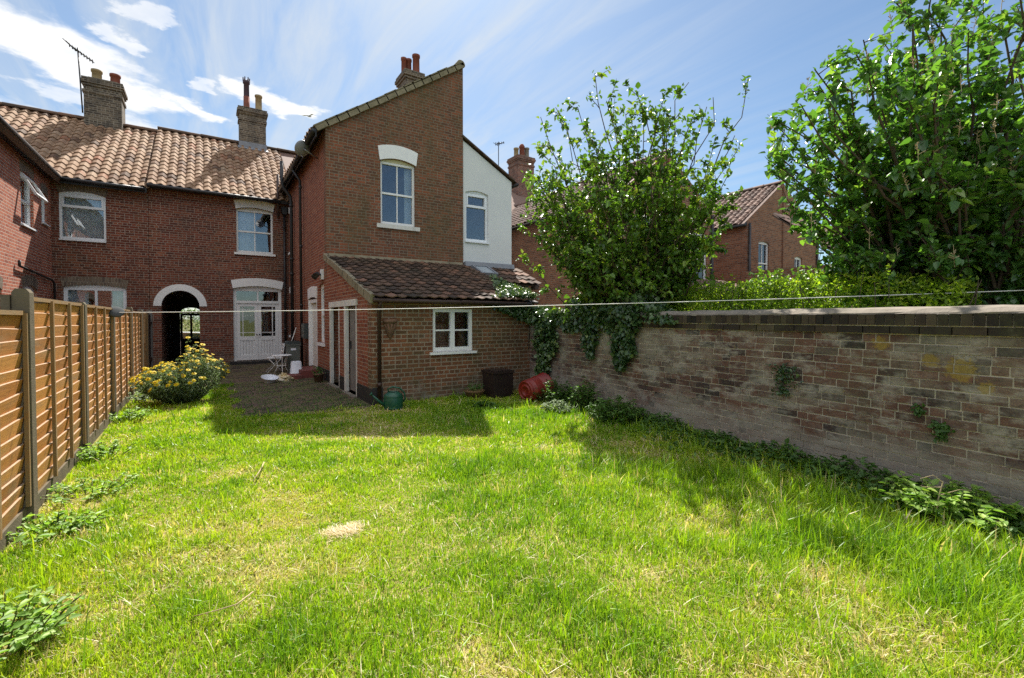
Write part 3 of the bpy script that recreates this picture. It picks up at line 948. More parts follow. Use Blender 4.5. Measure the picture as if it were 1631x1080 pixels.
# french doors with a transom light
O_ = (0, YF, 0)
f = MB()
n0, n1 = -.16, -.09
f.frame_box(O_, FX, FY, .742, .84, .10, 2.64, n0, n1)
f.frame_box(O_, FX, FY, 2.16, 2.258, .10, 2.64, n0, n1)
f.frame_box(O_, FX, FY, .84, 2.16, 2.13, 2.22, n0, n1 + .02)
f.frame_box(O_, FX, FY, .84, 2.16, 2.56, 2.64, n0, n1)
f.frame_box(O_, FX, FY, 1.475, 1.525, 2.22, 2.56, n0, n1 - .01)
f.prism(O_, FX, FY, seg_arch(.742, 2.258, 2.641, 2.735, .09), n0, n1 + .005)
dw = f.build('french_window', M['white'], H)
g = MB()
g.frame_box(O_, FX, FY, .83, 2.17, 2.21, 2.57, n0 + .02, n0 + .024)
g.build('pane', M['glass'], dw)
for (a, b, hx, mx) in ((.845, 1.497, 1.455, 1), (1.503, 2.155, 1.545, -1)):
    f = MB()
    n0, n1 = -.155, -.105
    f.frame_box(O_, FX, FY, a, a + .10, .12, 2.125, n0, n1)
    f.frame_box(O_, FX, FY, b - .10, b, .12, 2.125, n0, n1)
    f.frame_box(O_, FX, FY, a + .10, b - .10, 2.02, 2.125, n0, n1)
    f.frame_box(O_, FX, FY, a + .10, b - .10, .12, .30, n0, n1)
    f.frame_box(O_, FX, FY, a + .10, b - .10, .82, .96, n0, n1)
    k = 5
    for i in range(k):
        u = a + .10 + (b - a - .2) * i / k
        f.frame_box(O_, FX, FY, u + .004, u + (b - a - .2) / k - .004, .30, .82, n0 + .01, n1 - .018)
    vb = (a + .19) if mx > 0 else (b - .19)
    f.frame_box(O_, FX, FY, vb - .014, vb + .011, .96, 2.02, n0 + .01, n1 - .01)
    f.frame_box(O_, FX, FY, a + .10, b - .10, 1.085, 1.105, n0 + .012, n1 - .013)
    f.frame_box(O_, FX, FY, a + .10, b - .10, 1.90, 1.92, n0 + .012, n1 - .013)
    d = f.build('door', M['white'], H)
    g = MB()
    g.frame_box(O_, FX, FY, a + .09, b - .09, .95, 2.03, n0 + .018, n0 + .021)
    g.build('pane', M['glass'], d)
    g = MB()
    g.lathe((hx, YF + .10, 1.02), [(.0, .055), (.022, .05), (.024, .035), (.012, .02), (.012, 0), (.02, 0)], 10, (0, -1, 0))
    g.build('handle', M['black'], d)
m = MB()
m.box(.62, 2.42, 18.42, 18.79, .0, .10)
m.build('door_step', M['plinth'], H)

# passage through the house
m = MB()
m.box(-1.36, -1.257, 19.11, 26.54, -.05, 2.6)
m.box(-.229, -.12, 19.11, 26.5, -.05, 2.6)
m.box(-1.256, -.23, 19.11, 26.5, 2.52, 2.62)
m.build('passage_wall', M['brick_main'], H)
O2 = (0, 24.9, 0)
m = MB()
fan = [(-.62 + .38 * math.cos(a), 1.87 + .20 * math.sin(a)) for a in np.linspace(0, math.pi, 13)]
m.wall(O2, FX, FY, [(-1.255, -.04), (-.231, -.04), (-.231, 2.515), (-1.255, 2.515)], [[(-1.02, 0), (-.24, 0), (-.24, 1.83), (-1.02, 1.83)], fan], .12)
m.build('passage_end', M['door_dark'], H)
f = MB()
f.wall(O2, FX, FY, [(-1.01, .01), (-.25, .01), (-.25, 1.82), (-1.01, 1.82)], [[(-.93, .70), (-.66, .70), (-.66, 1.72), (-.93, 1.72)], [(-.58, .70), (-.29, .70), (-.29, 1.72), (-.58, 1.72)]], .05)
d = f.build('passage_door', M['door_dark'], H)
g = MB()
g.frame_box(O2, FX, FY, -.94, -.28, .69, 1.73, -.03, -.026)
g.build('pane', M['glass_clear'], d)
sheet('path', [(-1.256, 18.8), (-.23, 18.8), (-.23, 26.9), (-1.256, 26.9)], .006, M['paving'])

# rear wing: gable, long side, outhouse lean-to
YG, XS, XP = 12.3, 2.5, 6.33
m = MB()
m.wall((0, YG, 0), FX, FY, [(XS, 2.6), (XP, 2.6), (XP, 9.0), (XP - .12, 8.95), (XS, 6.36)], [seg_arch(3.876, 4.847, 4.12, 5.90, .10)], .25)
m.build('gable_wall', M['brick_gable'], H)
window(H, (0, YG, 0), FX, FY, 3.876, 4.847, 4.12, 5.90, .10, 'sash', .07, curtain=[(.76, .98)], head=M['cream'], sill_mat=M['white_old'], sill_ext=.11, sill_h=.11)
m = MB()
m.prism((0, YG, 0), FX, FY, arch_band(3.876, 4.847, 5.90, .10, .36, .05, .02), -.05, .03)
m.build('lintel', M['white'], H)
side_holes = [seg_arch(13.55, 14.75, .20, 2.20, .05), seg_arch(12.62, 13.3, .95, 2.5, .05), [(11.0, .03), (11.85, .03), (11.85, 1.86), (11.0, 1.86)], [(9.55, .03), (10.4, .03), (10.4, 1.86), (9.55, 1.86)],
              [(17.75, 3.95), (18.45, 3.95), (18.45, 5.35), (17.75, 5.35)], [(17.75, 1.0), (18.45, 1.0), (18.45, 2.5), (17.75, 2.5)]]
m = MB()
m.wall((XS + .003, 0, 0), SX, SN, [(8.60, -.1), (18.795, -.1), (18.795, 6.36), (12.4, 6.36), (12.4, 3.10), (8.60, 1.97)], side_holes, .25)
m.build('side_wall', M['brick_side'], H)
XW_ = XP
m = MB()
m.box(XP - .25, XP - .004, YG + .26, 22.4, 2.6, 8.95)
m.build('party_wall', M['brick_gable'], H)
# rear wing roof: one slope up to the party wall
m = MB()
sl = Vector((XP - XS, 0, 8.95 - 6.36)).normalized()
nn = Vector((-sl.z, 0, sl.x))
Lw = math.hypot(XP - XS + .25, 8.95 - 6.36 + .18)
c0 = Vector((XS - .25, (YG + 22.4) / 2, 6.36 - .17)) + nn * .05
m.obox(c0 + sl * (Lw / 2), sl * (Lw / 2), (0, (22.4 - YG) / 2 - .02, 0), nn * .03)
m.build('wing_roof_deck', M['tile_dark'], H)
tiles('wing_roof', H, M['pantile'], Vector((XS - .28, 22.4, 6.22)) + nn * .06, (0, -1, 0), sl, 39, 15, .2575, Lw / 15, .03)
m = MB()
for i in range(16):
    t0, t1 = i / 16, (i + 1) / 16
    a = Vector((XS - .2, YG - .03, 6.36 - .14)) + sl * (Lw * t0 * .985)
    b = Vector((XS - .2, YG - .03, 6.36 - .14)) + sl * (Lw * t1 * .985 + .03)
    m.obox((a + b) / 2 + nn * (.035 + random.gauss(0, .004)), (b - a) / 2, (0, .05, 0), nn * (.06))
    m.obox((a + b) / 2 + nn * (.125 + random.gauss(0, .006)) + Vector((0, .04, 0)), (b - a) / 2 + sl * .02, (0, .10, 0), nn * .014)
m.build('verge', M['cement_verge'], H)
ridge('ridge_tiles', H, M['cement_verge'], (XP - .10, YG - .08, 8.99), (XP - .10, 22.4, 8.99), .13)
chimney(H, 5.98, 15.6, .62, .8, 8.0, 9.98, [(-.19, .1, .62, .09, M['pot_red'], ''), (-.0, .12, .64, .09, M['pot_red'], ''), (.17, -.12, .72, .12, M['pot_red'], '')], M['brick_chimney'])
chimney(H, 1.68, 22.85, .98, .62, 8.5, 10.42, [(-.2, 0, 1.35, .12, M['pot_red'], 'cowl'), (.25, 0, .72, .13, M['pot_buff'], '')], M['brick_chimney'])
m = MB()
m.obox((1.68, 22.47, 8.72), (.56, 0, 0), SLOPE * .12, Vector((0, -SLOPE.z, SLOPE.y)) * .03)
m.obox((1.68, 22.52, 8.88), (.52, 0, 0), (0, .012, 0), (0, 0, .12))
m.build('chimney_flashing', M['lead'], H)

# side wall fittings
O_ = (XS + .003, 0, 0)
window(H, O_, SX, SN, 12.62, 13.3, .95, 2.5, .05, 'half', .06, sill_ext=.05)
for (z0, z1) in ((3.95, 5.35), (1.0, 2.5)):
    window(H, O_, SX, SN, 17.75, 18.45, z0, z1, 0, 'sash', .08)
    m = MB()
    m.prism(O_, SX, SN, arch_band(17.75, 18.45, z1, .0, .22, .03, .0), -.05, .03)
    m.build('lintel', M['white'], H)
m = MB()
m.prism(O_, SX, SN, arch_band(13.55, 14.75, 2.20, .05, .30, .03, .01), -.05, .035)
m.build('lintel', M['white'], H)
f = MB()
f.frame_box(O_, SX, SN, 13.552, 13.63, .21, 2.14, -.14, -.0)
f.frame_box(O_, SX, SN, 14.67, 14.748, .21, 2.14, -.14, .025)
f.frame_box(O_, SX, SN, 13.63, 14.67, 2.04, 2.14, -.14, -.01)
d = f.build('side_door', M['white'], H)
g = MB()
g.frame_box(O_, SX, SN, 13.64, 14.66, .22, 2.03, -.12, -.08)
g.build('door_panel', M['white_old'], d)
# outhouse doorways with one long white head
f = MB()
f.frame_box(O_, SX, SN, 9.46, 11.95, 1.86, 1.99, -.05, .035)
f.frame_box(O_, SX, SN, 11.77, 11.90, .0, 1.86, -.04, .03)
f.frame_box(O_, SX, SN, 11.0, 11.05, .0, 1.86, -.12, .01)
f.frame_box(O_, SX, SN, 10.33, 10.46, .0, 1.86, -.04, .03)
f.frame_box(O_, SX, SN, 9.52, 9.56, .0, 1.86, -.12, .015)
d = f.build('outhouse_door_frame', M['white_old'], H)
f = MB()
for i in range(6):
    u = 9.565 + i * .127
    f.frame_box(O_, SX, SN, u, u + .124, .06, 1.85, -.10, -.065 - random.random() * .004)
d = f.build('outhouse_door', M['door_grey'], H)
g = MB()
g.frame_box(O_, SX, SN, 10.2, 10.25, .95, 1.12, -.066, -.04)
g.build('latch', M['black'], d)
g = MB()
g.frame_box(O_, SX, SN, 9.57, 9.9, 1.5, 1.54, -.066, -.055)
g.build('hinge', M['black'], d)
m = MB()
m.frame_box(O_, SX, SN, 9.5, 10.45, -.05, .03, -.2, .10)
m.build('threshold', M['cement'], H)
m = MB()
m.frame_box(O_, SX, SN, 10.95, 11.9, -.05, .03, -.2, .10)
m.build('threshold', M['cement'], H)
for (a, b) in ((8.49, 9.51), (10.47, 10.99), (11.91, 13.5)):
    m = MB()
    m.frame_box(O_, SX, SN, a, b, -.05, .30, -.02, .012)
    m.build('plinth', M['plinth'], H)
m = MB()
m.box(2.52, 6.3, 12.15, 12.28, 0, 2.8)
m.build('outhouse_back_wall', M['brick_side'], H)

# lean-to front, roof, gutter
YL = 8.5
m = MB()
m.wall((0, YL, 0), FX, FY, [(XS, -.1), (6.16, -.1), (6.16, 1.93), (XS, 1.93)], [[(3.70, .93), (4.59, .93), (4.59, 1.79), (3.70, 1.79)]], .25)
m.build('lean_to_wall', M['brick_lean'], H)
window(H, (0, YL, 0), FX, FY, 3.70, 4.59, .93, 1.79, 0, 'cross', .03, mat=M['white'], sill_ext=.07, sill_h=.05, fr=.065)
m = MB()
m.frame_box((0, YL, 0), FX, FY, XS + .002, 2.70, -.05, .32, -.01, .014)
m.build('plinth', M['plinth'], H)
ls = Vector((0, YG - (YL - .18), 3.14 - 1.95))
Ll = ls.length
ls.normalize()
ln = Vector((0, -ls.z, ls.y))
m = MB()
m.obox(Vector(((XS + 6.2) / 2, YL - .12, 1.94)) + ls * (Ll / 2 - .05), ((6.2 - XS) / 2, 0, 0), ls * (Ll / 2 - .06), ln * .02)
m.build('lean_to_deck', M['door_dark'], H)
tiles('lean_to_roof', H, M['tile_dark'], Vector((XS - .04, YL - .2, 1.985)), FX, ls, 18, 14, .2095, Ll / 14, .015, .02, .034, 'roll', skip=lambda u, s: u + XS > 6.08 + .09 * s)
m = MB()
for i in range(10):
    a = Vector((XS - .035, YL - .16, 1.99)) + ls * (Ll * i / 10)
    m.obox(a + ls * (Ll / 20) + ln * (-.035 + random.gauss(0, .006)), (.04, 0, 0), ls * (Ll / 20 + .01), ln * (.075 + random.gauss(0, .006)))
m.build('verge', M['cement_verge'], H)
m = MB()
m.tube([(XS - .02, YL - .17, 1.93), (5.95, YL - .17, 1.915)], .045, 8)
m.build('gutter', M['brown_pipe'], H)
pipe(H, [(2.62, YL - .17, 1.9), (2.62, YL - .06, 1.8), (2.62, YL - .06, .02)], .034, M['brown_pipe'], collars=[(2.62, YL - .06, 1.75), (2.62, YL - .06, .38)])
m = MB()
m.obox((4.4, YG - .05, 3.16), (1.86, 0, 0), (0, .05, -.02), (0, .02, .05))
m.build('roof_flashing', M['cement_verge'], H)

# gutters and pipes of the upper floors
m = MB()
m.tube([(XS - .30, YG - .1, 6.18), (XS - .30, 18.5, 6.14)], .06, 8)
m.box(XS - .245, XS - .22, YG - .06, 18.5, 6.05, 6.26)
m.build('gutter', M['black'], H)
m = MB()
m.tube([(-1.55, YF - .36, ZE - .06), (2.2, YF - .36, ZE - .08)], .058, 8)
m.box(-1.55, 2.49, YF - .29, YF - .262, ZE - .13, ZE - .02)
m.build('gutter', M['black'], H)
pipe(H, [(XS - .30, 15.5, 6.1), (XS - .10, 15.5, 5.8), (XS - .09, 15.5, .05)], .04, M['black'], collars=[(XS - .09, 15.5, z) for z in (5.6, 3.8, 2.0)])
pipe(H, [(XS - .38, 17.3, 6.85), (XS - .38, 17.3, 6.2), (XS - .34, 17.3, 6.0), (XS - .12, 17.3, 5.7), (XS - .10, 17.3, 5.5), (XS - .10, 17.3, .05)], .055, M['black'], 'soil_pipe', collars=[(XS - .10, 17.3, z) for z in (5.4, 3.6, 3.1, 1.8)])
pipe(H, [(2.36, YF - .09, 5.6), (2.36, YF - .09, .05)], .042, M['black'], collars=[(2.36, YF - .09, z) for z in (4.9, 3.0, 1.2)])
pipe(H, [(2.15, YF - .2, 5.2), (2.15, YF - .2, 6.75)], .045, M['brown_pipe'], 'vent_pipe')
m = MB()
m.prism((2.36, YF - .12, 0), FX, FY, [(-.12, 5.62), (-.06, 5.35), (.06, 5.35), (.12, 5.62)], -.1, .1)
m.build('hopper', M['black'], H)

# ------------------------------------------------------------------ left neighbour
L_ = thing('terraced_house', 'red brick house beyond the fence on the left with plastic windows under sooty brick arches', 'house', (-2.7, 18.8, 0), HG)
lh = [seg_arch(-3.64, -2.58, 3.95, 5.40, .09), seg_arch(-3.58, -2.12, .25, 2.62, .08)]
main_block(L_, -9.0, -1.56, lh, M['brick_main'], M['pantile'], dz=-.13)
window(L_, (0, YF, 0), FX, FY, -3.64, -2.58, 3.95, 5.40, .09, 'toplight', .05, M['upvc'], curtain=[(.02, .98)], sill_h=.04, sill_ext=.0)
window(L_, (0, YF, 0), FX, FY, -3.58, -2.12, .25, 2.62, .08, 'pair', .06, M['upvc'], curtain=[(.04, .36), (.72, .96)], sill=False, fr=.09)
for (u0, u1, z1, r_) in ((-3.64, -2.58, 5.40, .09), (-3.58, -2.12, 2.62, .08)):
    m = MB()
    m.prism((0, YF, 0), FX, FY, arch_band(u0, u1, z1, r_, .25 if z1 < 3 else .22, .05, .01), -.05, .012)
    m.build('arch', M['brick_arch'], L_)
XL = -3.8
O_ = (XL, 0, 0)
wl = [seg_arch(16.15, 17.15, 3.92, 5.28, .08), seg_arch(17.85, 18.4, 4.25, 5.1, .06), seg_arch(16.15, 17.3, 1.0, 2.45, .12), seg_arch(13.2, 14.75, .2, 2.35, .12)]
m = MB()
m.wall(O_, EX, EN, [(9.0, -.1), (18.795, -.1), (18.795, 5.72), (9.0, 5.72)], wl, .25)
m.build('side_wall', M['brick_left'], L_)
m = MB()
m.box(-8.9, XL - .26, 8.99, 9.25, -.1, 5.72)
m.build('gable_wall', M['brick_left'], L_)
s_l = Vector((-2.6, 0, 2.2)).normalized()
m = MB()
m.obox(Vector((XL + .22, 13.9, 5.60)) + s_l * 1.7, s_l * 1.75, (0, 4.95, 0), Vector((.04, 0, .05)))
m.obox(Vector((-8.9 - .2, 13.9, 5.60)) + Vector((2.6, 0, 2.2)).normalized() * 1.7, Vector((2.6, 0, 2.2)).normalized() * 1.75, (0, 4.95, 0), Vector((-.04, 0, .05)))
m.build('wing_roof', M['tile_dark'], L_)
m = MB()
m.tube([(XL + .27, 8.95, 5.70), (XL + .27, 18.45, 5.66)], .062, 8)
m.box(XL + .02, XL + .20, 9.0, 18.5, 5.60, 5.63)
m.box(XL + .20, XL + .225, 9.0, 18.5, 5.58, 5.78)
m.build('gutter', M['black'], L_)
m = MB()
m.tube([(-3.6, YF - .36, ZE - .19), (-1.60, YF - .36, ZE - .21)], .058, 8)
m.box(-3.6, -1.562, YF - .29, YF - .262, ZE - .30, ZE - .15)
m.build('gutter', M['black'], L_)
window(L_, O_, EX, EN, 17.85, 18.4, 4.25, 5.1, .06, 'plain', .05, M['upvc'], sill_h=.04, sill_ext=.03)
wo = window(L_, O_, EX, EN, 16.15, 17.15, 3.92, 5.28, .08, 'half', .06, M['upvc'], sill_h=.04, sill_ext=.04)
m = MB()
c_, s_ = math.cos(R(28)), math.sin(R(28))
ax = Vector((s_, 0, -c_))          # down the open sash
top = Vector((XL + .01, 16.65, 5.16))
for (dv, hy, hl) in ((-.44, .03, .26), (.44, .03, .26)):
    m.obox(top + Vector((0, dv, 0)) + ax * .27, (0, hy, 0), ax * hl, Vector((c_, 0, s_)) * .025)
for dd in (.02, .52):
    m.obox(top + ax * dd, (0, .47, 0), ax * .03, Vector((c_, 0, s_)) * .024)
so = m.build('open_sash', M['upvc'], wo)
window(L_, O_, EX, EN, 16.15, 17.3, 1.0, 2.45, .12, 'half', .06, M['upvc'], sill_h=.04)
window(L_, O_, EX, EN, 13.2, 14.75, .2, 2.35, .12, 'pair', .06, M['upvc'], sill=False)
for (u0, u1, z1, r_) in ((16.15, 17.15, 5.28, .08), (17.85, 18.4, 5.1, .06), (16.15, 17.3, 2.45, .12), (13.2, 14.75, 2.35, .12)):
    m = MB()
    m.prism(O_, EX, EN, arch_band(u0, u1, z1, r_, .26, .05, .01), -.05, .012)
    m.build('arch', M['brick_arch'], L_)
pipe(L_, [(XL + .06, 15.7, 2.98), (XL + .06, 15.7, 2.85), (XL + .06, 18.5, 2.70), (XL + .08, 18.6, 2.6), (XL + .08, 18.62, .1)], .028, M['black'], 'waste_pipe')
chimney(L_, -3.1, 22.85, 1.05, .9, 8.3, 10.22, [(-.22, 0, .48, .15, M['pot_buff'], ''), (.3, 0, .46, .15, M['pot_red'], '')], M['brick_chimney'])

# ------------------------------------------------------------------ rendered neighbour on the right of our wing
W_ = thing('terraced_house', 'white rendered rear wing with one plastic window beside the brown gable', 'house', (8, 18.8, 0), HG)
main_block(W_, 6.35, 11.9, [], M['brick_far'], M['pantile'], dz=-.02)
m = MB()
m.wall((0, YG + .03, 0), FX, FY, [(6.34, 2.0), (8.05, 2.0), (8.05, 5.88), (6.34, 6.84)], [seg_arch(6.42, 7.20, 3.90, 5.42, .07)], .25)
m.box(7.80, 8.047, YG + .29, 18.79, 0, 5.8)
m.build('rendered_wall', M['render_white'], W_)
window(W_, (0, YG + .03, 0), FX, FY, 6.42, 7.20, 3.90, 5.42, .07, 'toplight', .06, M['upvc'], sill_h=.04, sill_ext=.02)
s_w = Vector((1.71, 0, -.96)).normalized()
n_w = Vector((-s_w.z, 0, s_w.x))
m = MB()
m.obox(Vector((7.21, 15.6, 6.42)) + n_w * .03, s_w * 1.06, (0, 3.32, 0), n_w * .03)
m.build('wing_roof', M['tile_dark'], W_)
tiles('wing_tiles', W_, M['tile_dark'], Vector((8.18, 12.25, 5.86)), (0, 1, 0), -s_w, 26, 6, .25, .35, .025)
m = MB()
m.tube([(8.2, 12.2, 5.80), (8.2, 18.5, 5.78)], .05, 8)
m.build('gutter', M['black'], W_)
# its own little lean-to with a roof light
m = MB()
m.box(6.36, 8.05, 11.25, 11.5, 0, 2.52)
m.box(7.82, 8.047, 11.51, YG + .02, 0, 2.55)
m.prism((7.935, 0, 0), SX, SN, [(11.26, 2.5), (YG + .02, 2.5), (YG + .02, 3.0)], -.1, .1)
m.build('lean_to_wall', M['render_white'], W_)
s2_ = Vector((0, YG + .03 - 11.05, 3.15 - 2.58))
l2_ = s2_.length
s2_.normalize()
n2_ = Vector((0, -s2_.z, s2_.y))
m = MB()
m.obox(Vector((7.27, 11.05, 2.55)) + s2_ * (l2_ / 2), (.93, 0, 0), s2_ * (l2_ / 2), n2_ * .02)
m.build('lean_to_deck', M['door_dark'], W_)
tiles('lean_to_roof', W_, M['tile_dark'], Vector((6.3, 11.02, 2.60)), FX, s2_, 8, 4, .24, l2_ / 4, .02, .02, .034, 'roll')
m = MB()
m.obox(Vector((7.2, YG - .02, 3.18)), (.86, 0, 0), (0, .10, -.03), (0, .02, .07))
m.build('roof_flashing', M['lead'], W_)
cc = Vector((6.72, 11.72, 2.98))
m = MB()
for (a, b) in ((-.24, 0), (.24, 0)):
    m.obox(cc + Vector((a, 0, 0)), (.03, 0, 0), s2_ * .34, n2_ * .05)
for b in (-.32, .32):
    m.obox(cc + s2_ * b, (.26, 0, 0), s2_ * .03, n2_ * .048)
rl = m.build('roof_light', M['lead'], W_)
m = MB()
m.obox(cc + n2_ * .02, (.22, 0, 0), s2_ * .3, n2_ * .008)
m.build('pane', simple('pale_roof_glass', (.30, .34, .36), (.26, .30, .33), 3, .12, .0, .6), rl)
m = MB()
m.box(8.0, 8.12, 10.98, 11.2, 2.44, 2.56)
m.build('eave_corner', M['brown_pipe'], W_)
chimney(W_, 15.6 - 4.2, 22.85, 1.0, .9, 8.4, 10.2, [(0, 0, .5, .14, M['pot_red'], '')], M['brick_chimney_red'])


# ------------------------------------------------------------------ far terraces on the right
def far_pair(label, x0, xm, x1, yg, wins, chim=None, plain=False, main_to=None, sash_style='sash', lean=None):
    h = thing('terraced_house', label, 'house', ((x0 + x1) / 2, YF, 0), HG)
    ze, zp = 5.7, 5.7 + (xm - x0) * .70
    hol = [seg_arch(a, b, c, d, .06) for (a, b, c, d) in wins]
    m = MB()
    m.wall((0, yg, 0), FX, FY, [(x0, -.1), (x1, -.1), (x1, ze), (xm, zp), (x0, ze)], hol, .25)
    m.box(xm - .06, xm + .06, yg - .06, yg - .001, 2.4, zp - .15)
    m.build('gable_wall', M['brick_far'], h)
    m = MB()
    m.box(x0 + .003, x0 + .25, yg + .26, YF - .01, -.1, ze)
    m.build('side_wall', M['brick_far'], h)
    m = MB()
    m.box(x1 - .25, x1 - .003, yg + .26, YF - .01, -.1, ze)
    m.build('side_wall', M['brick_far'], h)
    sl_ = Vector((xm - x0, 0, zp - ze)).normalized()
    Ls = math.hypot(xm - x0, zp - ze) + .25
    up_ = Vector((-sl_.z, 0, sl_.x))
    dk = MB()
    a0 = Vector((x0, (yg + 22) / 2, ze)) - sl_ * .25
    dk.obox(a0 + sl_ * (Ls / 2) - up_ * .01, sl_ * (Ls / 2), (0, (22 - yg) / 2 - .01, 0), up_ * .02)
    sr = Vector((-(x1 - xm), 0, zp - ze)).normalized()
    Lr = math.hypot(x1 - xm, zp - ze) + .25
    a1 = Vector((x1, (yg + 22) / 2, ze)) - sr * .25
    dk.obox(a1 + sr * (Lr / 2), sr * (Lr / 2), (0, (22 - yg) / 2 - .01, 0), Vector((sr.z * -1, 0, sr.x)) * -.03)
    dk.build('roof_deck', M['tile_far'], h)
    tiles('wing_roof', h, M['tile_far'], a0 + up_ * .03 + Vector((0, (22 - yg) / 2 - .0, 0)), (0, -1, 0), sl_, int((22 - yg) / .30), 11, .30, Ls / 11, .035)
    ridge('ridge_tiles', h, M['tile_far'], (xm, yg - .05, zp + .05), (xm, 22, zp + .05))
    m = MB()
    m.tube([(x0 - .2, yg - .05, ze - .2), (x0 - .2, YF, ze - .22)], .06, 8)
    m.box(x0 - .13, x0 - .02, yg, YF, ze - .22, ze - .08)
    m.build('gutter', M['black'], h)
    pipe(h, [(x1 - .12, yg - .07, ze - .1), (x1 - .12, yg - .07, .1)], .05, M['black'])
    pipe(h, [(x0 + .1, yg - .07, ze - .1), (x0 + .1, yg - .07, .1)], .05, M['black'])
    for (a, b, c, d) in wins:
        window(h, (0, yg, 0), FX, FY, a, b, c, d, .06, sash_style, .06, M['white'], curtain=[(.05, .5)])
    mt = main_to or (x1 + .4)
    d_ = MB()
    d_.box(x0 - .4, mt, YF, 26.8, -.1, ZE)
    d_.build('wall', M['brick_far'], h)
    up2 = Vector((0, -math.sin(PITCH), math.cos(PITCH)))
    L2 = math.hypot(YR - (YF - .3), ZR - ZE)
    r_ = MB()
    cx = (x0 - .4 + mt) / 2
    r_.obox(Vector((cx, YF - .3, ZE)) + SLOPE * (L2 / 2), ((mt - x0 + .4) / 2, 0, 0), SLOPE * (L2 / 2), up2 * .03)
    s2 = Vector((0, -SLOPE.y, SLOPE.z))
    r_.obox(Vector((cx, 2 * YR - YF + .3, ZE)) + s2 * (L2 / 2), ((mt - x0 + .4) / 2, 0, 0), s2 * (L2 / 2), Vector((0, -up2.y, up2.z)) * .03)
    r_.build('roof', M['tile_far'], h)
    if chim:
        for c in chim:
            chimney(h, *c)
    if lean:
        (lx0, lx1, ly, lz0, lz1) = lean
        m = MB()
        m.box(lx0, lx1, ly, ly + .2, 0, lz0)
        m.box(lx0, lx0 + .2, ly + .21, yg - .01, 0, lz0)
        m.build('lean_to_wall', M['brick_far'], h)
        s3 = Vector((0, yg - ly + .2, lz1 - lz0)).normalized()
        l3 = math.hypot(yg - ly + .2, lz1 - lz0)
        m = MB()
        m.obox(Vector(((lx0 + lx1) / 2, ly - .2, lz0)) + s3 * (l3 / 2), ((lx1 - lx0) / 2 + .1, 0, 0), s3 * (l3 / 2), Vector((0, -s3.z, s3.y)) * .02)
        m.build('lean_to_deck', M['tile_far'], h)
        tiles('lean_to_roof', h, M['tile_far'], Vector((lx0 - .1, ly - .25, lz0 + .03)), FX, s3, int((lx1 - lx0 + .2) / .3), 7, .3, l3 / 7, .03)
    return h


far_pair('orange brick house behind the leafy shrub, its side wall facing the white rendered wing', 11.3, 13.95, 16.6, 11.0, [(15.35, 16.25, 2.9, 4.9), (12.2, 13.1, 3.6, 5.2)],
         [(15.6, 22.85, 1.15, 1.0, 8.3, 11.0, [(-.35, 0, .55, .14, M['pot_buff'], ''), (.05, 0, .9, .16, M['pot_red'], 'hood'), (.4, 0, .7, .14, M['cement'], '')], M['brick_chimney_red'])],
         main_to=17.8, lean=(13.2, 17.2, 8.9, 2.35, 3.05))
far_pair('orange brick gabled house between the leafy shrub and the tree on the right', 19.0, 21.9, 25.2, 11.0, [(19.9, 20.75, 3.1, 4.95), (23.0, 23.7, 2.9, 4.5)], main_to=27)
h = thing('outbuilding', 'low pantiled outbuilding with white gutter, half hidden by the tree on the right', 'outbuilding', (18.2, 7.0, 0))
m = MB()
m.box(16.4, 21.0, 6.4, 6.65, 0, 3.3)
m.box(16.4, 16.65, 6.66, 9.5, 0, 3.3)
m.build('wall', M['brick_far'], h)
s3 = Vector((0, 2.4, 1.9)).normalized()
m = MB()
m.obox(Vector((18.7, 6.2, 3.3)) + s3 * 1.5, (2.4, 0, 0), s3 * 1.5, Vector((0, -s3.z, s3.y)) * .02)
m.build('roof_deck', M['tile_far'], h)
tiles('roof', h, M['tile_far'], (16.3, 6.15, 3.34), FX, s3, 16, 10, .3, .3, .035)
m = MB()
m.tube([(16.3, 6.1, 3.28), (21.1, 6.1, 3.26)], .07, 8)
m.build('gutter', M['upvc'], h)


# ------------------------------------------------------------------ aerials and the dish
def aerial(label, x, y, z0, z1, lean, boom_dir, nel, size, brackets=None):
    a = thing('tv_aerial', label, 'aerial', (x, y, z0), 'television aerials on the roofs')
    m = MB()
    topv = Vector((x + lean, y, z1))
    m.tube([(x, y, z0), topv], .022, 8)
    m.build('mast', M['black'], a)
    m = MB()
    bd = Vector(boom_dir).normalized()
    sd = bd.cross(Vector((0, 0, 1))).normalized()
    b0, b1 = topv - bd * size * .35 + Vector((0, 0, -.1)), topv + bd * size * .65 + Vector((0, 0, -.1))
    m.tube([b0, b1], .022, 6)
    for i in range(nel):
        p = b0 + (b1 - b0) * (i / (nel - 1))
        hl = (.13 + .30 * (i < 2) + .07 * (1 - i / nel)) * size / 1.0
        m.tube([p - sd * hl, p + sd * hl], .012, 5)
        m.tube([p - Vector((0, 0, .07)), p + Vector((0, 0, .07))], .016, 5)
    m.build('antenna', M['black'], a)
    return a


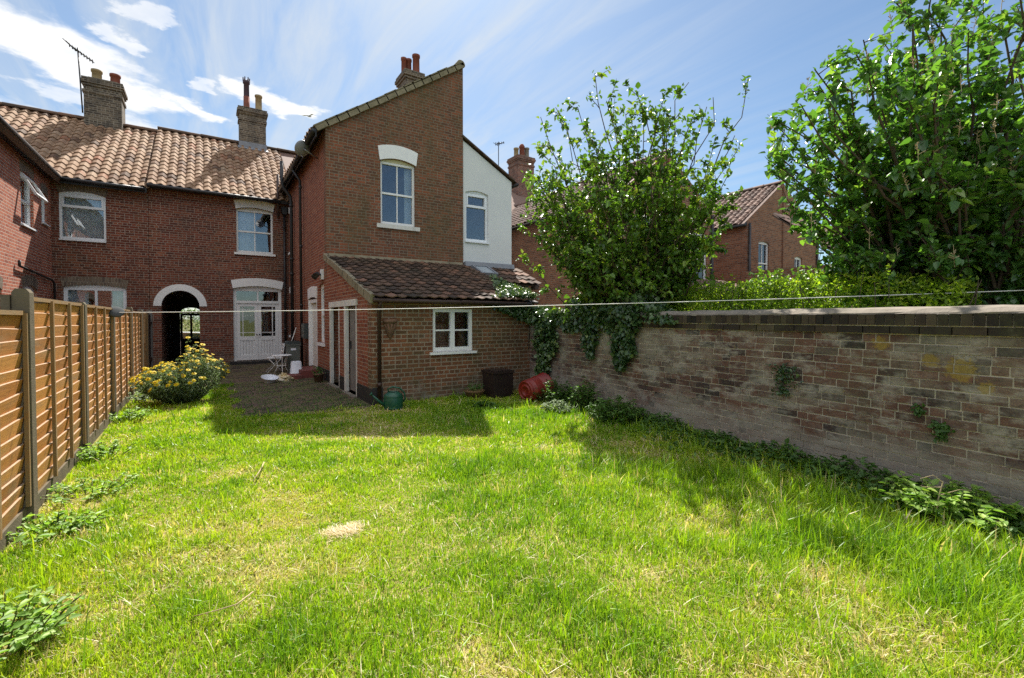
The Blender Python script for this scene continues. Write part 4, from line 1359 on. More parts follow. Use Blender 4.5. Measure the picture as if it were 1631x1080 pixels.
aerial('black television aerial on a tall mast strapped to the left chimney', -3.64, 22.3, 8.9, 11.15, -.10, (.75, -.2, -.55), 9, .8)
aerial('thin pale television aerial above the white rendered wing', 13.2, 21.5, 8.0, 11.1, 0, (.5, -.9, 0), 5, .5)
d = thing('satellite_dish', 'grey satellite dish fixed under the eave of the rear wing', 'satellite dish', (2.3, 13.2, 6.0))
m = MB()
dc, da = Vector((2.12, 13.2, 6.02)), Vector((-.35, .80, .45)).normalized()
prof = [(r_, .09 * (r_ / .24) ** 2) for r_ in np.linspace(0, .21, 7)]
m.lathe(dc - da * .05, prof + [(.213, .072)] + [(r_, .09 * (r_ / .24) ** 2 - .006) for r_ in np.linspace(.21, 0, 7)], 24, da)
m.build('reflector', M['dish'], d)
m = MB()
m.tube([dc - da * .06, dc - da * .12, (2.5, 13.25, 5.85)], .02, 8)
m.tube([dc + Vector((0, 0, -.22)), dc + da * .30 + Vector((0, 0, -.12))], .01, 6)
m.lathe(dc + da * .30 + Vector((0, 0, -.12)), [(0, -.04), (.03, -.03), (.03, .04), (0, .05)], 10, da)
m.build('bracket', M['metal'], d)

# floodlight on the side wall
d = thing('security_light', 'black twin-headed security light on a white base beside the outhouse doorway', 'light', (2.45, 12.72, 2.7))
m = MB()
m.frame_box((XS, 12.72, 0), SX, SN, -.09, .09, 2.60, 2.86, 0, .06)
m.build('base', M['white'], d)
m = MB()
for (dy, dz) in ((-.06, .0), (.08, -.02)):
    c = Vector((2.33, 12.72 + dy, 2.72 + dz))
    ax = Vector((-.5, -.6 + dy * 4, -.55)).normalized()
    m.tube([(2.45, 12.72, 2.73), c], .02, 8)
    m.lathe(c, [(0, -.09), (.045, -.08), (.055, -.02), (.075, .06), (.075, .075), (.06, .075), (0, .06)], 14, ax)
m.build('lamp_head', M['black'], d)

# ------------------------------------------------------------------ fence
F_ = thing('garden_fence', 'orange lapped board fence panels between grey concrete posts along the lawn', 'fence', (-1.3, 8, 0))
py = [-1.4, .78, 2.95, 5.14, 7.31, 9.58, 12.05, 14.2, 15.75]
post_h = [1.80, 1.80, 1.80, 1.83, 1.79, 1.77, 1.83, 1.80, 1.80]
for i, y in enumerate(py):
    x = X_FENCE(y)
    m = MB()
    w, t = (.05, .055)
    hh = post_h[i]
    prof = [(-w, -.2), (w, -.2), (w, hh - .03), (w * .6, hh), (-w * .6, hh), (-w, hh - .03)]
    m.prism((x, y, 0), FX, FY, prof, -t, t)
    if i == 3:
        m.prism((x - .08, y - .02, 0), FX, FY, [(-.025, -.2), (.025, -.2), (.025, hh - .05), (-.025, hh - .05)], -.05, .05)
    m.build('post', M['concrete'], F_)
for i in range(len(py) - 1):
    y0, y1 = py[i] + .065, py[i + 1] - .065
    x0, x1 = X_FENCE(y0) - .01, X_FENCE(y1) - .01
    a = Vector((x0, y0, 0))
    dv = Vector((x1 - x0, y1 - y0, 0))
    Lp = dv.length
    dv.normalize()
    nv = Vector((dv.y, -dv.x, 0))
    top = 1.63 if i < 3 else 1.75 - .012 * random.random() - (.02 if i > 5 else 0)
    g = MB()
    g.frame_box(a, dv, nv, 0, Lp, -.1, .13, -.025, .020)
    g.build('gravel_board', M['concrete'], F_)
    m = MB()
    n = 15
    pitch_ = (top - .14) / n
    for k in range(n):
        z0 = .135 + k * pitch_
        P, Fc, Fe = [], [], []
        nseg = 10
        ph, am, off = random.random() * 6, .004 + random.random() * .007, random.gauss(0, .003)
        for s in range(nseg + 1):
            u = Lp * s / nseg
            wv = am * math.sin(u * 3.1 + ph) + off
            for (dz, dn) in ((-.012, .000), (wv + pitch_ - .003, .019), (wv + pitch_ + .003, .011), (wv + pitch_, .004)):
                P.append(a + dv * u + nv * dn + Vector((0, 0, z0 + dz)))
        for s in range(nseg):
            b = s * 4
            Fc.append((b + 4, b + 5, b + 1, b))
            Fe.append((b + 5, b + 6, b + 2, b + 1))
            Fe.append((b + 6, b + 7, b + 3, b + 2))
        m.add(P, Fc)
        m.add(P, Fe, mi=1)
    pn = m.build('panel', [M['board'], M['board_edge']], F_)
    for u in ([.02, Lp / 3, Lp * 2 / 3, Lp - .02]):
        b = MB()
        sk = random.gauss(0, .012)
        b.prism(a + dv * u, dv, nv, [(-.02, .14), (.02, .14), (.02 + sk, top + .01), (-.02 + sk, top + .01)], .024, .05)
        b.build('batten', M['batten'], pn)
    b = MB()
    b.frame_box(a, dv, nv, 0, Lp, top - .005, top + .028, -.02, .034)
    b.build('top_rail', M['batten'], pn)

# dark side gate at the end of the fence
G_ = thing('side_gate', 'dark timber side gate between the end of the fence and the passage arch', 'gate', (-1.45, 17.2, 0))
m = MB()
for i in range(14):
    y = 15.95 + i * .155
    m.box(-1.51, -1.485, y, y + .148, .05, 1.72)
m.build('boards', M['door_dark'], G_)
for y in (15.9, 18.18):
    m = MB()
    m.box(-1.56, -1.44, y - .05, y + .05, 0, 1.85)
    m.build('post', M['door_grey'], G_)
m = MB()
m.box(-1.484, -1.45, 15.96, 18.1, 1.4, 1.5)
m.box(-1.484, -1.45, 15.96, 18.1, .3, .4)
m.build('rail', M['door_dark'], G_)

# ------------------------------------------------------------------ old brick garden wall, laid brick by brick
GW = thing('garden_wall', 'old patchy brick garden wall with dark brick coping and cement cap', 'wall', (5.6, 4, 0))
A0 = Vector((X_WALL(-5), -5, 0))
A1 = Vector((X_WALL(8.496), 8.496, 0))
wu = (A1 - A0).normalized()
wn = Vector((-wu.y, wu.x, 0))            # towards the lawn
WL = (A1 - A0).length
WH = 1.455
m = MB()
m.frame_box(A0, wu, wn, 0, WL, -.15, WH, -.24, -.0065)
m.build('mortar_bed', M['wall_mortar'], GW)
m = MB()
ch = .0805
nz_ = 18
for j in range(nz_):
    z0 = .006 + j * ch
    u = -random.random() * .2
    k = 0
    while u < WL:
        bl = .232 if (random.random() < .68) else .112
        a, b = max(u, 0), min(u + bl, WL)
        if b - a > .03:
            o = abs(random.gauss(0, .0025)) - .001
            zz = z0 + random.gauss(0, .0015) + .006 * math.sin(a * .9 + 1.0) + .004 * math.sin(a * 2.3 + j * .15)
            tl = [random.uniform(-.002, .003) for _ in range(4)]
            P = []
            for (uu, zv, tt) in ((a, zz, tl[0]), (b - .014, zz, tl[1]), (b - .014, zz + ch - .014, tl[2]), (a, zz + ch - .014, tl[3])):
                P.append(A0 + wu * uu + wn * (o + tt) + Vector((0, 0, zv)))
            e = .006
            for (uu, zv) in ((a - e * .4, zz - e * .4), (b - .014 + e * .4, zz - e * .4), (b - .014 + e * .4, zz + ch - .014 + e * .4), (a - e * .4, zz + ch - .014 + e * .4)):
                P.append(A0 + wu * uu + wn * (-.008) + Vector((0, 0, zv)))
            F = [(0, 1, 2, 3), (0, 4, 5, 1), (1, 5, 6, 2), (2, 6, 7, 3), (3, 7, 4, 0)]
            nrm = (P[1] - P[0]).cross(P[2] - P[0])
            if nrm.dot(wn) < 0:
                F = [tuple(reversed(f)) for f in F]
            r_ = min(1, max(0, random.betavariate(1.6, 1.7)))
            m.add(P, F, r_)
        u += bl
m.build('brickwork', M['wall_brick'], GW)
m = MB()
u = 0
while u < WL:
    L1 = .225
    m.frame_box(A0, wu, wn, u, min(WL, u + L1 - .01), WH + .002, WH + .070, -.27, .028 + random.gauss(0, .003))
    u += L1
u = 0
while u < WL:
    m.frame_box(A0, wu, wn, u, min(WL, u + .070), WH + .080, WH + .185 + random.gauss(0, .002), -.29, .040 + random.gauss(0, .004))
    u += .078
m.build('coping', M['coping_brick'], GW)
m = MB()
m.frame_box(A0, wu, wn, 0, WL, WH + .07, WH + .165, -.26, .024)
m.build('coping_mortar', M['wall_mortar'], GW)
m = MB()
n = 90
P = []
for i in range(n + 1):
    u = WL * i / n
    q = A0 + wu * u
    for (dn, dz) in ((.034, .183), (.030, .200), (-.02, .232), (-.11, .252), (-.22, .236), (-.29, .183)):
        P.append(q + wn * (dn + random.gauss(0, .004)) + Vector((0, 0, WH + dz + random.gauss(0, .004))))
F = []
for i in range(n):
    for k in range(5):
        F.append((i * 6 + k, (i + 1) * 6 + k, (i + 1) * 6 + k + 1, i * 6 + k + 1))
if (Vector(P[6]) - Vector(P[0])).cross(Vector(P[7]) - Vector(P[0])).dot(wn) < 0:
    F = [tuple(reversed(f)) for f in F]
m.add(P, F)
m.build('cap', M['cement'], GW)

# ------------------------------------------------------------------ washing line
WLN = thing('washing_line', 'thin pale washing line running from a grey reel on a fence post', 'washing line', (-1.2, 9.5, 1.7))
m = MB()
m.lathe((-1.205, 9.5, 1.70), [(0, -.02), (.09, -.02), (.105, -.01), (.105, .01), (.09, .02), (.03, .024), (0, .024)], 20, (.12, -.72, .66))
m.build('reel', M['reel'], WLN)
m = MB()
pa, pb = Vector((-1.17, 9.48, 1.69)), Vector((7.9, .95, 1.925))
m.tube([pa + (pb - pa) * s - Vector((0, 0, .05 * 4 * s * (1 - s))) for s in np.linspace(0, 1, 24)], .005, 6)
m.build('line', M['wire'], WLN)
# the rest of the script: plants and small things

# ------------------------------------------------------------------ foliage tools
def unit(v):
    return v / np.maximum(np.linalg.norm(v, axis=-1, keepdims=True), 1e-9)


def leaves_geo(p, d, nrm, L, W, fold=.25, droop=.15):
    """pointed folded leaves; p base, d along, nrm upper side"""
    n = len(p)
    d = unit(d)
    s = unit(np.cross(d, nrm))
    u = np.cross(s, d)
    L = np.broadcast_to(np.asarray(L, float), (n,))[:, None]
    W = np.broadcast_to(np.asarray(W, float), (n,))[:, None]
    v = np.empty((n, 6, 3))
    v[:, 0] = p
    v[:, 1] = p + d * L * .28 + s * W * .5 + u * W * fold
    v[:, 2] = p + d * L * .66 + s * W * .36 + u * (W * fold * .8 - L * droop * .4)
    v[:, 3] = p + d * L - u * L * droop
    v[:, 4] = p + d * L * .66 - s * W * .36 + u * (W * fold * .8 - L * droop * .4)
    v[:, 5] = p + d * L * .28 - s * W * .5 + u * W * fold
    b = (np.arange(n) * 6)[:, None]
    f = np.concatenate([b + np.array([[0, 1, 2, 3]]), b + np.array([[0, 3, 4, 5]])])
    return v.reshape(-1, 3), f


def leaf_obj(name, p, d, nrm, L, W, r, mat, parent, fold=.25, droop=.15):
    v, f = leaves_geo(p, d, nrm, L, W, fold, droop)
    return np_mesh(name, v, [f], {'rnd': np.concatenate([r, r])}, mat, parent)


def curve(a, b, n, bulge, g):
    a, b = np.asarray(a, float), np.asarray(b, float)
    t = np.linspace(0, 1, n)[:, None]
    mid = (a + b) / 2 + bulge
    p = (1 - t) ** 2 * a + 2 * t * (1 - t) * mid + t ** 2 * b
    L = np.linalg.norm(b - a)
    w = g.normal(0, 1, (n, 3)) * L * .012
    w[0] = 0
    return p + w


def rpick(g, n, tilt=0.0):
    return unit(g.normal(0, 1, (n, 3)) + np.array([0, 0, tilt]))


def make_tree(name, label, cat, base_pts, tips, leaf_mat_, leaf_L, g, twigs=9, per=13, start=.3, r0=.035, twig_len=.42, bark=None, spread=.5, panicles=0, group=None, loc=None, sparse=None, rtip=.006):
    T = thing(name, label, cat, loc or tuple(base_pts[0][:2]) + (0,), group)
    wood = MB()
    P, D, Nn, LL, RR = [], [], [], [], []
    pan = MB()
    for ti, tip in enumerate(tips):
        tip = np.asarray(tip, float)
        bp = np.asarray(base_pts[ti % len(base_pts)], float) + np.append(g.normal(0, .08, 2), 0)
        h = tip - bp
        bul = np.array([-h[0] * .18, -h[1] * .18, h[2] * .10]) + g.normal(0, .12, 3)
        c = curve(bp, tip, 12, bul, g)
        rad = np.linspace(r0 * (.6 + .6 * g.random()), rtip, 12)
        wood.tube(c, list(rad), 6, False)
        sp = sparse.get(ti, 1.0) if sparse else 1.0
        nt = max(2, int(twigs * sp))
        for q in range(nt):
            t = start + (1 - start) * ((q + g.random()) / nt)
            x = t * 11
            i = min(10, int(x))
            o = c[i] + (c[i + 1] - c[i]) * (x - i)
            ax = unit(c[i + 1] - c[i])
            dr = unit(ax * .55 + rpick(g, 1)[0] * 1.0 + np.array([0, 0, .25]))
            tl = twig_len * (.5 + .8 * g.random()) * (1.15 - .5 * t) * (.8 if sp < 1 else 1)
            e = o + dr * tl
            tw = curve(o, e, 5, g.normal(0, .04, 3), g)
            wood.tube(tw, [.008, .006, .005, .004, .0025], 4, False)
            k = max(3, int(per * (.6 + .7 * g.random())))
            tt = g.uniform(.12, 1.0, k)
            pp = o + (e - o) * tt[:, None] + g.normal(0, .025, (k, 3))
            dd = unit(dr * .5 + rpick(g, k) * 1.0 + np.array([0, 0, -.25]))
            nn_ = unit(rpick(g, k) * .65 + np.array([0, 0, 1.0]) + unit(o - bp) * .15)
            P.append(pp); D.append(dd); Nn.append(nn_)
            LL.append(leaf_L * np.clip(g.lognormal(-.12, .32, k), .35, 1.5))
            clump = g.normal(0, .16)
            RR.append(np.clip(g.beta(2, 2, k) + clump + .12 * (t - .6), 0, 1))
            if panicles and t > .72 and g.random() < panicles:
                a = e
                b = e + np.array([g.normal(0, .03), g.normal(0, .03), .16 + .1 * g.random()])
                pan.tube([a, b], [.004, .002], 4, False)
                for _ in range(9):
                    s = g.random()
                    c0 = a + (b - a) * (.3 + .7 * s)
                    c1 = c0 + np.append(g.normal(0, .035 * (1.2 - s), 2), .025)
                    pan.tube([c0, c1], [.0035, .005], 4, False)
        k = int(8 * sp) + 4
        tt = g.uniform(.9, 1.0, k)
        pp = c[-2] + (c[-1] - c[-2]) * ((tt - .9) * 10)[:, None] + g.normal(0, .03, (k, 3))
        P.append(pp); D.append(unit(rpick(g, k) + unit(h) * .6)); Nn.append(unit(rpick(g, k) * .6 + np.array([0, 0, 1.])))
        LL.append(leaf_L * g.uniform(.5, 1.0, k)); RR.append(np.clip(g.beta(3, 2, k), 0, 1))
    wood.build('trunk', bark or M['bark'], T)
    P, D, Nn = map(np.concatenate, (P, D, Nn))
    LL, RR = np.concatenate(LL), np.concatenate(RR)
    leaf_obj('crown', P, D, Nn, LL, LL * .68, RR, leaf_mat_, T)
    if panicles:
        pan.build('seed_heads', M['straw'], T)
    return T


RV = np.array([math.cos(YAW), -math.sin(YAW), 0])
FV = np.array([math.sin(YAW), math.cos(YAW), 0])


def at(px, py, d):
    """a point of the place seen in that direction, d metres in front"""
    return RV * ((px - 815.5) / FPX * d) + FV * d + np.array([0, 0, 1.6 + (507 - py) / FPX * d])


g1 = np.random.default_rng(3)
tips = []
sparse = {}
for (px, py_, sp) in [(850, 188, .6), (880, 172, .7), (868, 225, .9), (942, 130, .55), (965, 165, 1), (1012, 138, .9), (1022, 170, 1), (1050, 165, .8), (1086, 130, .8), (1078, 175, 1), (1102, 188, .8), (1134, 158, .45), (1115, 172, .4), (1190, 145, .4),
                      (1165, 212, .5), (1172, 255, .9), (1178, 300, .9), (832, 275, .8), (828, 325, .9), (845, 372, .9), (838, 418, .7), (885, 405, .9), (1118, 335, 1), (1100, 392, .9), (1150, 285, 1), (905, 205, 1), (925, 190, 1),
                      (985, 185, 1), (860, 250, 1), (890, 300, 1), (1140, 240, .8), (1060, 210, 1), (872, 340, 1), (905, 440, 1), (1065, 440, 1)]:
    sparse[len(tips)] = sp
    dd_ = 8.9 if px < 905 else (7.7 if px > 1100 else 7.7)
    tips.append(at(px, py_, dd_ + g1.uniform(-.6, .6)))
k_ = 0
while k_ < 92:
    a, r_ = g1.uniform(0, 2 * math.pi), math.sqrt(g1.random())
    px, py_ = 1003 + 160 * r_ * math.cos(a), 318 + 140 * r_ * math.sin(a)
    if py_ < 270 and g1.random() < .55:
        continue
    dc = 8.8 if px < 920 else 7.8
    tips.append(at(px, py_, dc + g1.uniform(-1.0, .9) * (1.15 - .4 * r_)))
    k_ += 1
for _ in range(34):
    tips.append(at(g1.uniform(905, 1085), g1.uniform(390, 475), 8.4 + g1.uniform(-.4, .9)))
B0 = at(1000, 640, 8.35)
bases = [(B0[0] + .42 + dx, B0[1] + .15 + dy, -.05) for (dx, dy) in ((0, 0), (.25, .1), (-.12, .15), (.15, -.2), (-.15, .05), (.3, -.12), (.05, .3))]
make_tree('leafy_shrub', 'tall many-stemmed green shrub with stray upright shoots behind the ivy on the garden wall', 'tree', bases, tips, M['leaf_shrub'], .090, g1, twigs=14, per=17, start=.34, r0=.024, twig_len=.5, sparse=sparse, rtip=.0055)

g2 = np.random.default_rng(5)
tips = []
C2 = np.array([8.15, 2.1, 3.95])
for (px, py_) in [(1226, 240), (1240, 205), (1232, 262), (1262, 180), (1292, 108), (1300, 150), (1318, 128), (1345, 80), (1372, 70), (1402, 62), (1430, 90), (1452, 45), (1490, 15), (1520, 20), (1560, 10), (1600, 10), (1245, 290), (1262, 330), (1275, 370), (1300, 385),
                  (1330, 395), (1280, 250), (1335, 350), (1370, 400), (1410, 385), (1460, 420), (1540, 430), (1600, 420)]:
    tips.append(at(px, py_, 6.3 + g2.uniform(-.5, .8)))
while len(tips) < 150:
    v = g2.normal(0, 1, 3)
    v = v / np.linalg.norm(v) * (g2.random() ** .45)
    q = C2 + RV * v[0] * 2.25 + FV * v[1] * 1.9 + np.array([0, 0, v[2] * 2.35])
    if q[2] > 2.3:
        tips.append(q)
B2 = np.array([8.55, 1.75, 0])
bases2 = [(B2[0] + dx, B2[1] + dy, -.05) for (dx, dy) in ((0, 0), (.3, .1), (-.25, .2), (.15, -.3), (-.2, -.15), (.5, .3), (-.45, .35))]
make_tree('lilac_tree', 'broad lilac tree with large glossy leaves overhanging the garden wall', 'tree', bases2, tips, M['leaf_lilac'], .108, g2, twigs=14, per=17, start=.38, r0=.04, twig_len=.50, panicles=.28, rtip=.007)


# hedge behind the wall
def hedge(name, label, pts, wid, h0, g, n, leafL, mat, cat='hedge', core=True, lumps=.18):
    T = thing(name, label, cat, (*pts[0], 0))
    a, b = np.array(pts[0]), np.array(pts[1])
    d = b - a
    Lh = np.linalg.norm(d)
    d = d / Lh
    nrm = np.array([-d[1], d[0]])
    ks = [(g.uniform(0, 6.28), g.uniform(.8, 3.2)) for _ in range(6)]

    def bump_(u, v):
        return sum(math.sin(1) * np.sin(u * f + p + v * 1.7) for (p, f) in ks) / 6 * lumps * 2
    s = MB()
    for i in range(60):
        u = Lh * (i + .5) / 60
        q = a + d * u + nrm * g.uniform(-wid * .3, wid * .3)
        s.tube([(q[0], q[1], 0), (q[0] + g.normal(0, .1), q[1] + g.normal(0, .1), h0 * .5), (q[0] + g.normal(0, .2), q[1] + g.normal(0, .2), h0 * .95)], [.018, .012, .004], 5, False)
    u = g.uniform(-.15, Lh + .15, n)
    an = g.uniform(-.12, math.pi + .12, n)
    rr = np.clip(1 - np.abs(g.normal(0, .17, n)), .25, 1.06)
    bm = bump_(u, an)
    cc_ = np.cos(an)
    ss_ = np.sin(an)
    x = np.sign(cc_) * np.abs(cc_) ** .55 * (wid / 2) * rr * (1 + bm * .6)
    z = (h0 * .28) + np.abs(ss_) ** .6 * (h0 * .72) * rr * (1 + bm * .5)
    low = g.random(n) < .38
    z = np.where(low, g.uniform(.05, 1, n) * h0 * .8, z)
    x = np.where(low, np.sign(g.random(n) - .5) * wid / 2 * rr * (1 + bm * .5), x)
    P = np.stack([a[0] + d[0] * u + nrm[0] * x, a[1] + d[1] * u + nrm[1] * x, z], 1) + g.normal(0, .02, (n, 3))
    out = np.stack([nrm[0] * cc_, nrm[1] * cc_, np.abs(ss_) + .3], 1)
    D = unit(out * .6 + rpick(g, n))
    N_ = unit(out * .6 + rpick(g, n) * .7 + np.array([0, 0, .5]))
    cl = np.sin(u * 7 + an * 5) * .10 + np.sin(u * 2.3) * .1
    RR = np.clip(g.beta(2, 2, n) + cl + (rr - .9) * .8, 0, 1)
    LL = leafL * g.uniform(.6, 1.2, n)
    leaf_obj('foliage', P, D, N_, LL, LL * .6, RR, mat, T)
    # upright shoots
    sh = s
    PP, DD, NN, L2, R2 = [], [], [], [], []
    for _ in range(int(Lh * 9)):
        uu = g.uniform(0, Lh)
        q = a + d * uu + nrm * g.normal(0, wid * .25)
        z0 = h0 * .95
        e = np.array([q[0] + g.normal(0, .06), q[1] + g.normal(0, .06), z0 + g.uniform(.08, .28)])
        sh.tube([(q[0], q[1], z0 - .2), e], [.005, .002], 4, False)
        k = 12
        t = g.uniform(.2, 1, k)[:, None]
        PP.append(np.array([q[0], q[1], z0 - .1]) * (1 - t) + e * t)
        DD.append(unit(rpick(g, k) + np.array([0, 0, .4]))); NN.append(unit(rpick(g, k) * .6 + np.array([0, 0, 1.])))
        L2.append(leafL * g.uniform(.6, 1.1, k)); R2.append(np.clip(g.beta(4, 2, k), 0, 1))
    s.build('stems', M['bark'], T)
    L2 = np.concatenate(L2)
    leaf_obj('shoot_leaves', np.concatenate(PP), np.concatenate(DD), np.concatenate(NN), L2, L2 * .6, np.concatenate(R2), mat, T)
    return T


g3 = np.random.default_rng(8)
hedge('privet_hedge', 'clipped yellow-green hedge standing behind the garden wall', ((7.0, 5.75), (7.2, 1.7)), 1.15, 2.14, g3, 44000, .054, M['leaf_hedge'], lumps=.2)
hedge('laurel_hedge', 'dark hedge in the shade beneath the overhanging lilac', ((9.6, 5.4), (12.2, -1.0)), 1.3, 2.5, g3, 9000, .10, M['leaf_shrub'], lumps=.3)

# trees far off: beyond the street and behind the gardens
for i, (x, y, hgt, wd, lab) in enumerate([(-3.2, 40, 7.5, 3.0, 'green street tree seen through the passage door, left of the parked car'), (1.8, 41, 7.0, 3.2, 'green street tree across the road behind the house'),
                                          (19.5, 1.2, 5.2, 2.6, 'pale far tree glimpsed through the lilac branches'), (16.5, -1.8, 5.0, 2.6, 'green garden tree half lost behind the lilac at the right edge')]):
    gg = np.random.default_rng(40 + i)
    tp = []
    for _ in range(34):
        v = gg.normal(0, 1, 3)
        v = v / np.linalg.norm(v) * gg.random() ** .4
        tp.append((x + v[0] * wd, y + v[1] * wd, hgt * .62 + v[2] * hgt * .38))
    tr_ob = make_tree('garden_tree' if i > 1 else 'street_tree', lab, 'tree', [(x, y, -.05)], tp, M['leaf_far'], .26, gg, twigs=8, per=9, start=.5, r0=.09, twig_len=.8, group='green trees far off')
    if y > 30:
        tr_ob.location.z -= .55
hedge('street_hedge', 'dense hedge across the street seen through the passage', ((-5, 38.2), (4, 38.2)), 1.4, 2.7, np.random.default_rng(77), 5000, .14, M['leaf_far']).location.z -= .58

# ------------------------------------------------------------------ ivy on the wall
g4 = np.random.default_rng(9)


def wpt(y, z, n):
    """point on the garden wall's face at depth y, height z, n metres proud"""
    x = X_WALL(y)
    return np.array([x + wn.x * n, y + wn.y * n, z])


IV = thing('ivy', 'glossy ivy spilling over the garden wall coping in three hanging curtains', 'ivy', (5.95, 6.5, 1.6))
P, N_, R_ = [], [], []


def ivy_patch(y0, y1, zt, zb, n, depth=.14, taper=1.0, r=0.0):
    for _ in range(n):
        s = g4.random() ** 1.15
        hw = (1 - s * taper) * (y1 - y0) / 2 * (1 + .25 * math.sin(s * 13 + y0))
        yc = (y0 + y1) / 2 + .10 * math.sin(s * 4 + y0 * 3)
        y = yc + g4.uniform(-1, 1) * max(hw, .05)
        z = zt + (zb - zt) * s
        P.append(wpt(y, z, .03 + depth * g4.random() * (1 - .55 * s)))
        N_.append(np.array([wn.x, wn.y, .55]) + g4.normal(0, .45, 3))
        R_.append(np.clip(g4.beta(2, 2.4) + r, 0, 1))


ivy_patch(7.25, 8.35, 1.78, .42, 1500, .17, .62, .12)
ivy_patch(5.85, 6.45, 1.75, .92, 620, .14, .7)
ivy_patch(4.95, 5.95, 1.78, .78, 1250, .16, .78)
ivy_patch(6.35, 7.3, 1.78, 1.36, 520, .15, .35, .1)
for _ in range(3400):
    y = 4.25 + 4.2 * g4.random()
    edge = min(1, (y - 4.2) / .7)
    x = g4.uniform(-.48, .10)
    hgt = (.10 + .16 * abs(math.sin(y * 2.1)) + (.15 if 5 < y < 7 else 0)) * edge
    P.append(wpt(y, 1.56 + g4.random() ** .7 * hgt + (.06 if x < 0 else 0), x + .04))
    N_.append(np.array([wn.x * .5, wn.y * .5, 1.]) + g4.normal(0, .45, 3))
    R_.append(np.clip(g4.beta(2, 2), 0, 1))
P, N_, R_ = np.array(P), unit(np.array(N_)), np.array(R_)
D = unit(np.array([0, 0, -.9]) + g4.normal(0, .6, P.shape) + np.array([wn.x, wn.y, 0]) * .3)
LL = .075 * g4.uniform(.5, 1.25, len(P))
leaf_obj('leaves', P, D, N_, LL, LL * .95, R_, M['leaf_ivy'], IV, .12, .1)
m = MB()
for (y, zb) in ((7.6, .5), (7.8, .4), (8.0, .7), (6.1, .95), (5.3, .85), (5.5, .8), (5.7, 1.0), (6.9, 1.3)):
    m.tube([wpt(y + .05 * math.sin(k * 2), 1.7 + (zb - 1.7) * k / 7, .03) for k in range(8)], [.012 - .0012 * k for k in range(8)], 5, False)
m.build('stems', M['bark'], IV)

IV2 = thing('ivy', 'ivy creeping over the lower right corner of the lean-to roof', 'ivy', (5.9, 8.6, 2.0))
P, N_, R_ = [], [], []
for _ in range(1500):
    s = g4.random() ** .8
    x = 6.05 - .95 * (1 - s) * g4.random() - .05 + .1 * s
    y = 8.32 + 2.1 * s * g4.random()
    q = Vector((x, y, 1.985)) + ls * 0
    zz = 1.99 + (y - 8.3) * ls.z / ls.y
    P.append((x + g4.normal(0, .05), y, zz + .05 + .10 * g4.random()))
    N_.append(np.array([0, -.3, 1.]) + g4.normal(0, .4, 3))
    R_.append(np.clip(g4.beta(3, 2) + .1, 0, 1))
for _ in range(900):
    s = g4.random()
    x = 6.02 - 1.15 * (1 - g4.random() ** .6)
    z = 1.95 - (.08 + .38 * max(0, (x - 4.9) / 1.1)) * g4.random()
    P.append((x, YL - .02 - .12 * g4.random(), z))
    N_.append(np.array([0, -1, .5]) + g4.normal(0, .4, 3))
    R_.append(np.clip(g4.beta(2, 3), 0, 1))
P, N_, R_ = np.array(P), unit(np.array(N_)), np.array(R_)
D = unit(np.array([0, -.3, -.5]) + g4.normal(0, .6, P.shape))
LL = .07 * g4.uniform(.5, 1.2, len(P))
leaf_obj('leaves', P, D, N_, LL, LL * .9, R_, M['leaf_ivy'], IV2, .12, .1)
m = MB()
m.tube([(6.0, 8.5, .9), (6.0, 8.42, 1.9), (5.95, 8.5, 2.08), (5.8, 9.5, 2.42)], [.014, .012, .009, .004], 5, False)
m.build('stems', M['bark'], IV2)


# ------------------------------------------------------------------ weeds and flowers
def weed(name, label, x, y, h, rad, stems, g, leafL=.06, mat=None, cat='weed', group=None, per=12, face=None, wr=.6):
    T = thing(name, label, cat, (x, y, 0), group)
    st = MB()
    P, D, N_, R_ = [], [], [], []
    for _ in range(stems):
        a, r_ = g.uniform(0, 6.28), rad * math.sqrt(g.random())
        b = np.array([x + r_ * .55 * math.cos(a), y + r_ * .55 * math.sin(a), 0])
        e = np.array([x + r_ * math.cos(a), y + r_ * math.sin(a), h * g.uniform(.55, 1.05) * (1.1 - .4 * r_ / rad)])
        c = curve(b, e, 6, np.array([0, 0, h * .15]), g)
        st.tube(c, [.005, .0045, .004, .0035, .003, .002], 4, False)
        k = per
        t = g.uniform(.2, 1.0, k)
        idx = np.minimum(4, (t * 5).astype(int))
        fr_ = (t * 5 - idx)[:, None]
        P.append(c[idx] * (1 - fr_) + c[idx + 1] * fr_)
        v = rpick(g, k)
        v[:, 2] = np.abs(v[:, 2]) * .35
        D.append(unit(v)); N_.append(unit(rpick(g, k) * .4 + np.array([0, 0, 1.])))
        R_.append(np.clip(g.beta(2, 2, k) + .35 * (t - .6), 0, 1))
    st.build('stems', M['stem'], T)
    P, D, N_, R_ = map(np.concatenate, (P, D, N_, R_))
    LL = leafL * g.uniform(.55, 1.25, len(P))
    leaf_obj('leaves', P, D, N_, LL, LL * wr, R_, mat or M['leaf_weed'], T, .2, .2)
    return T


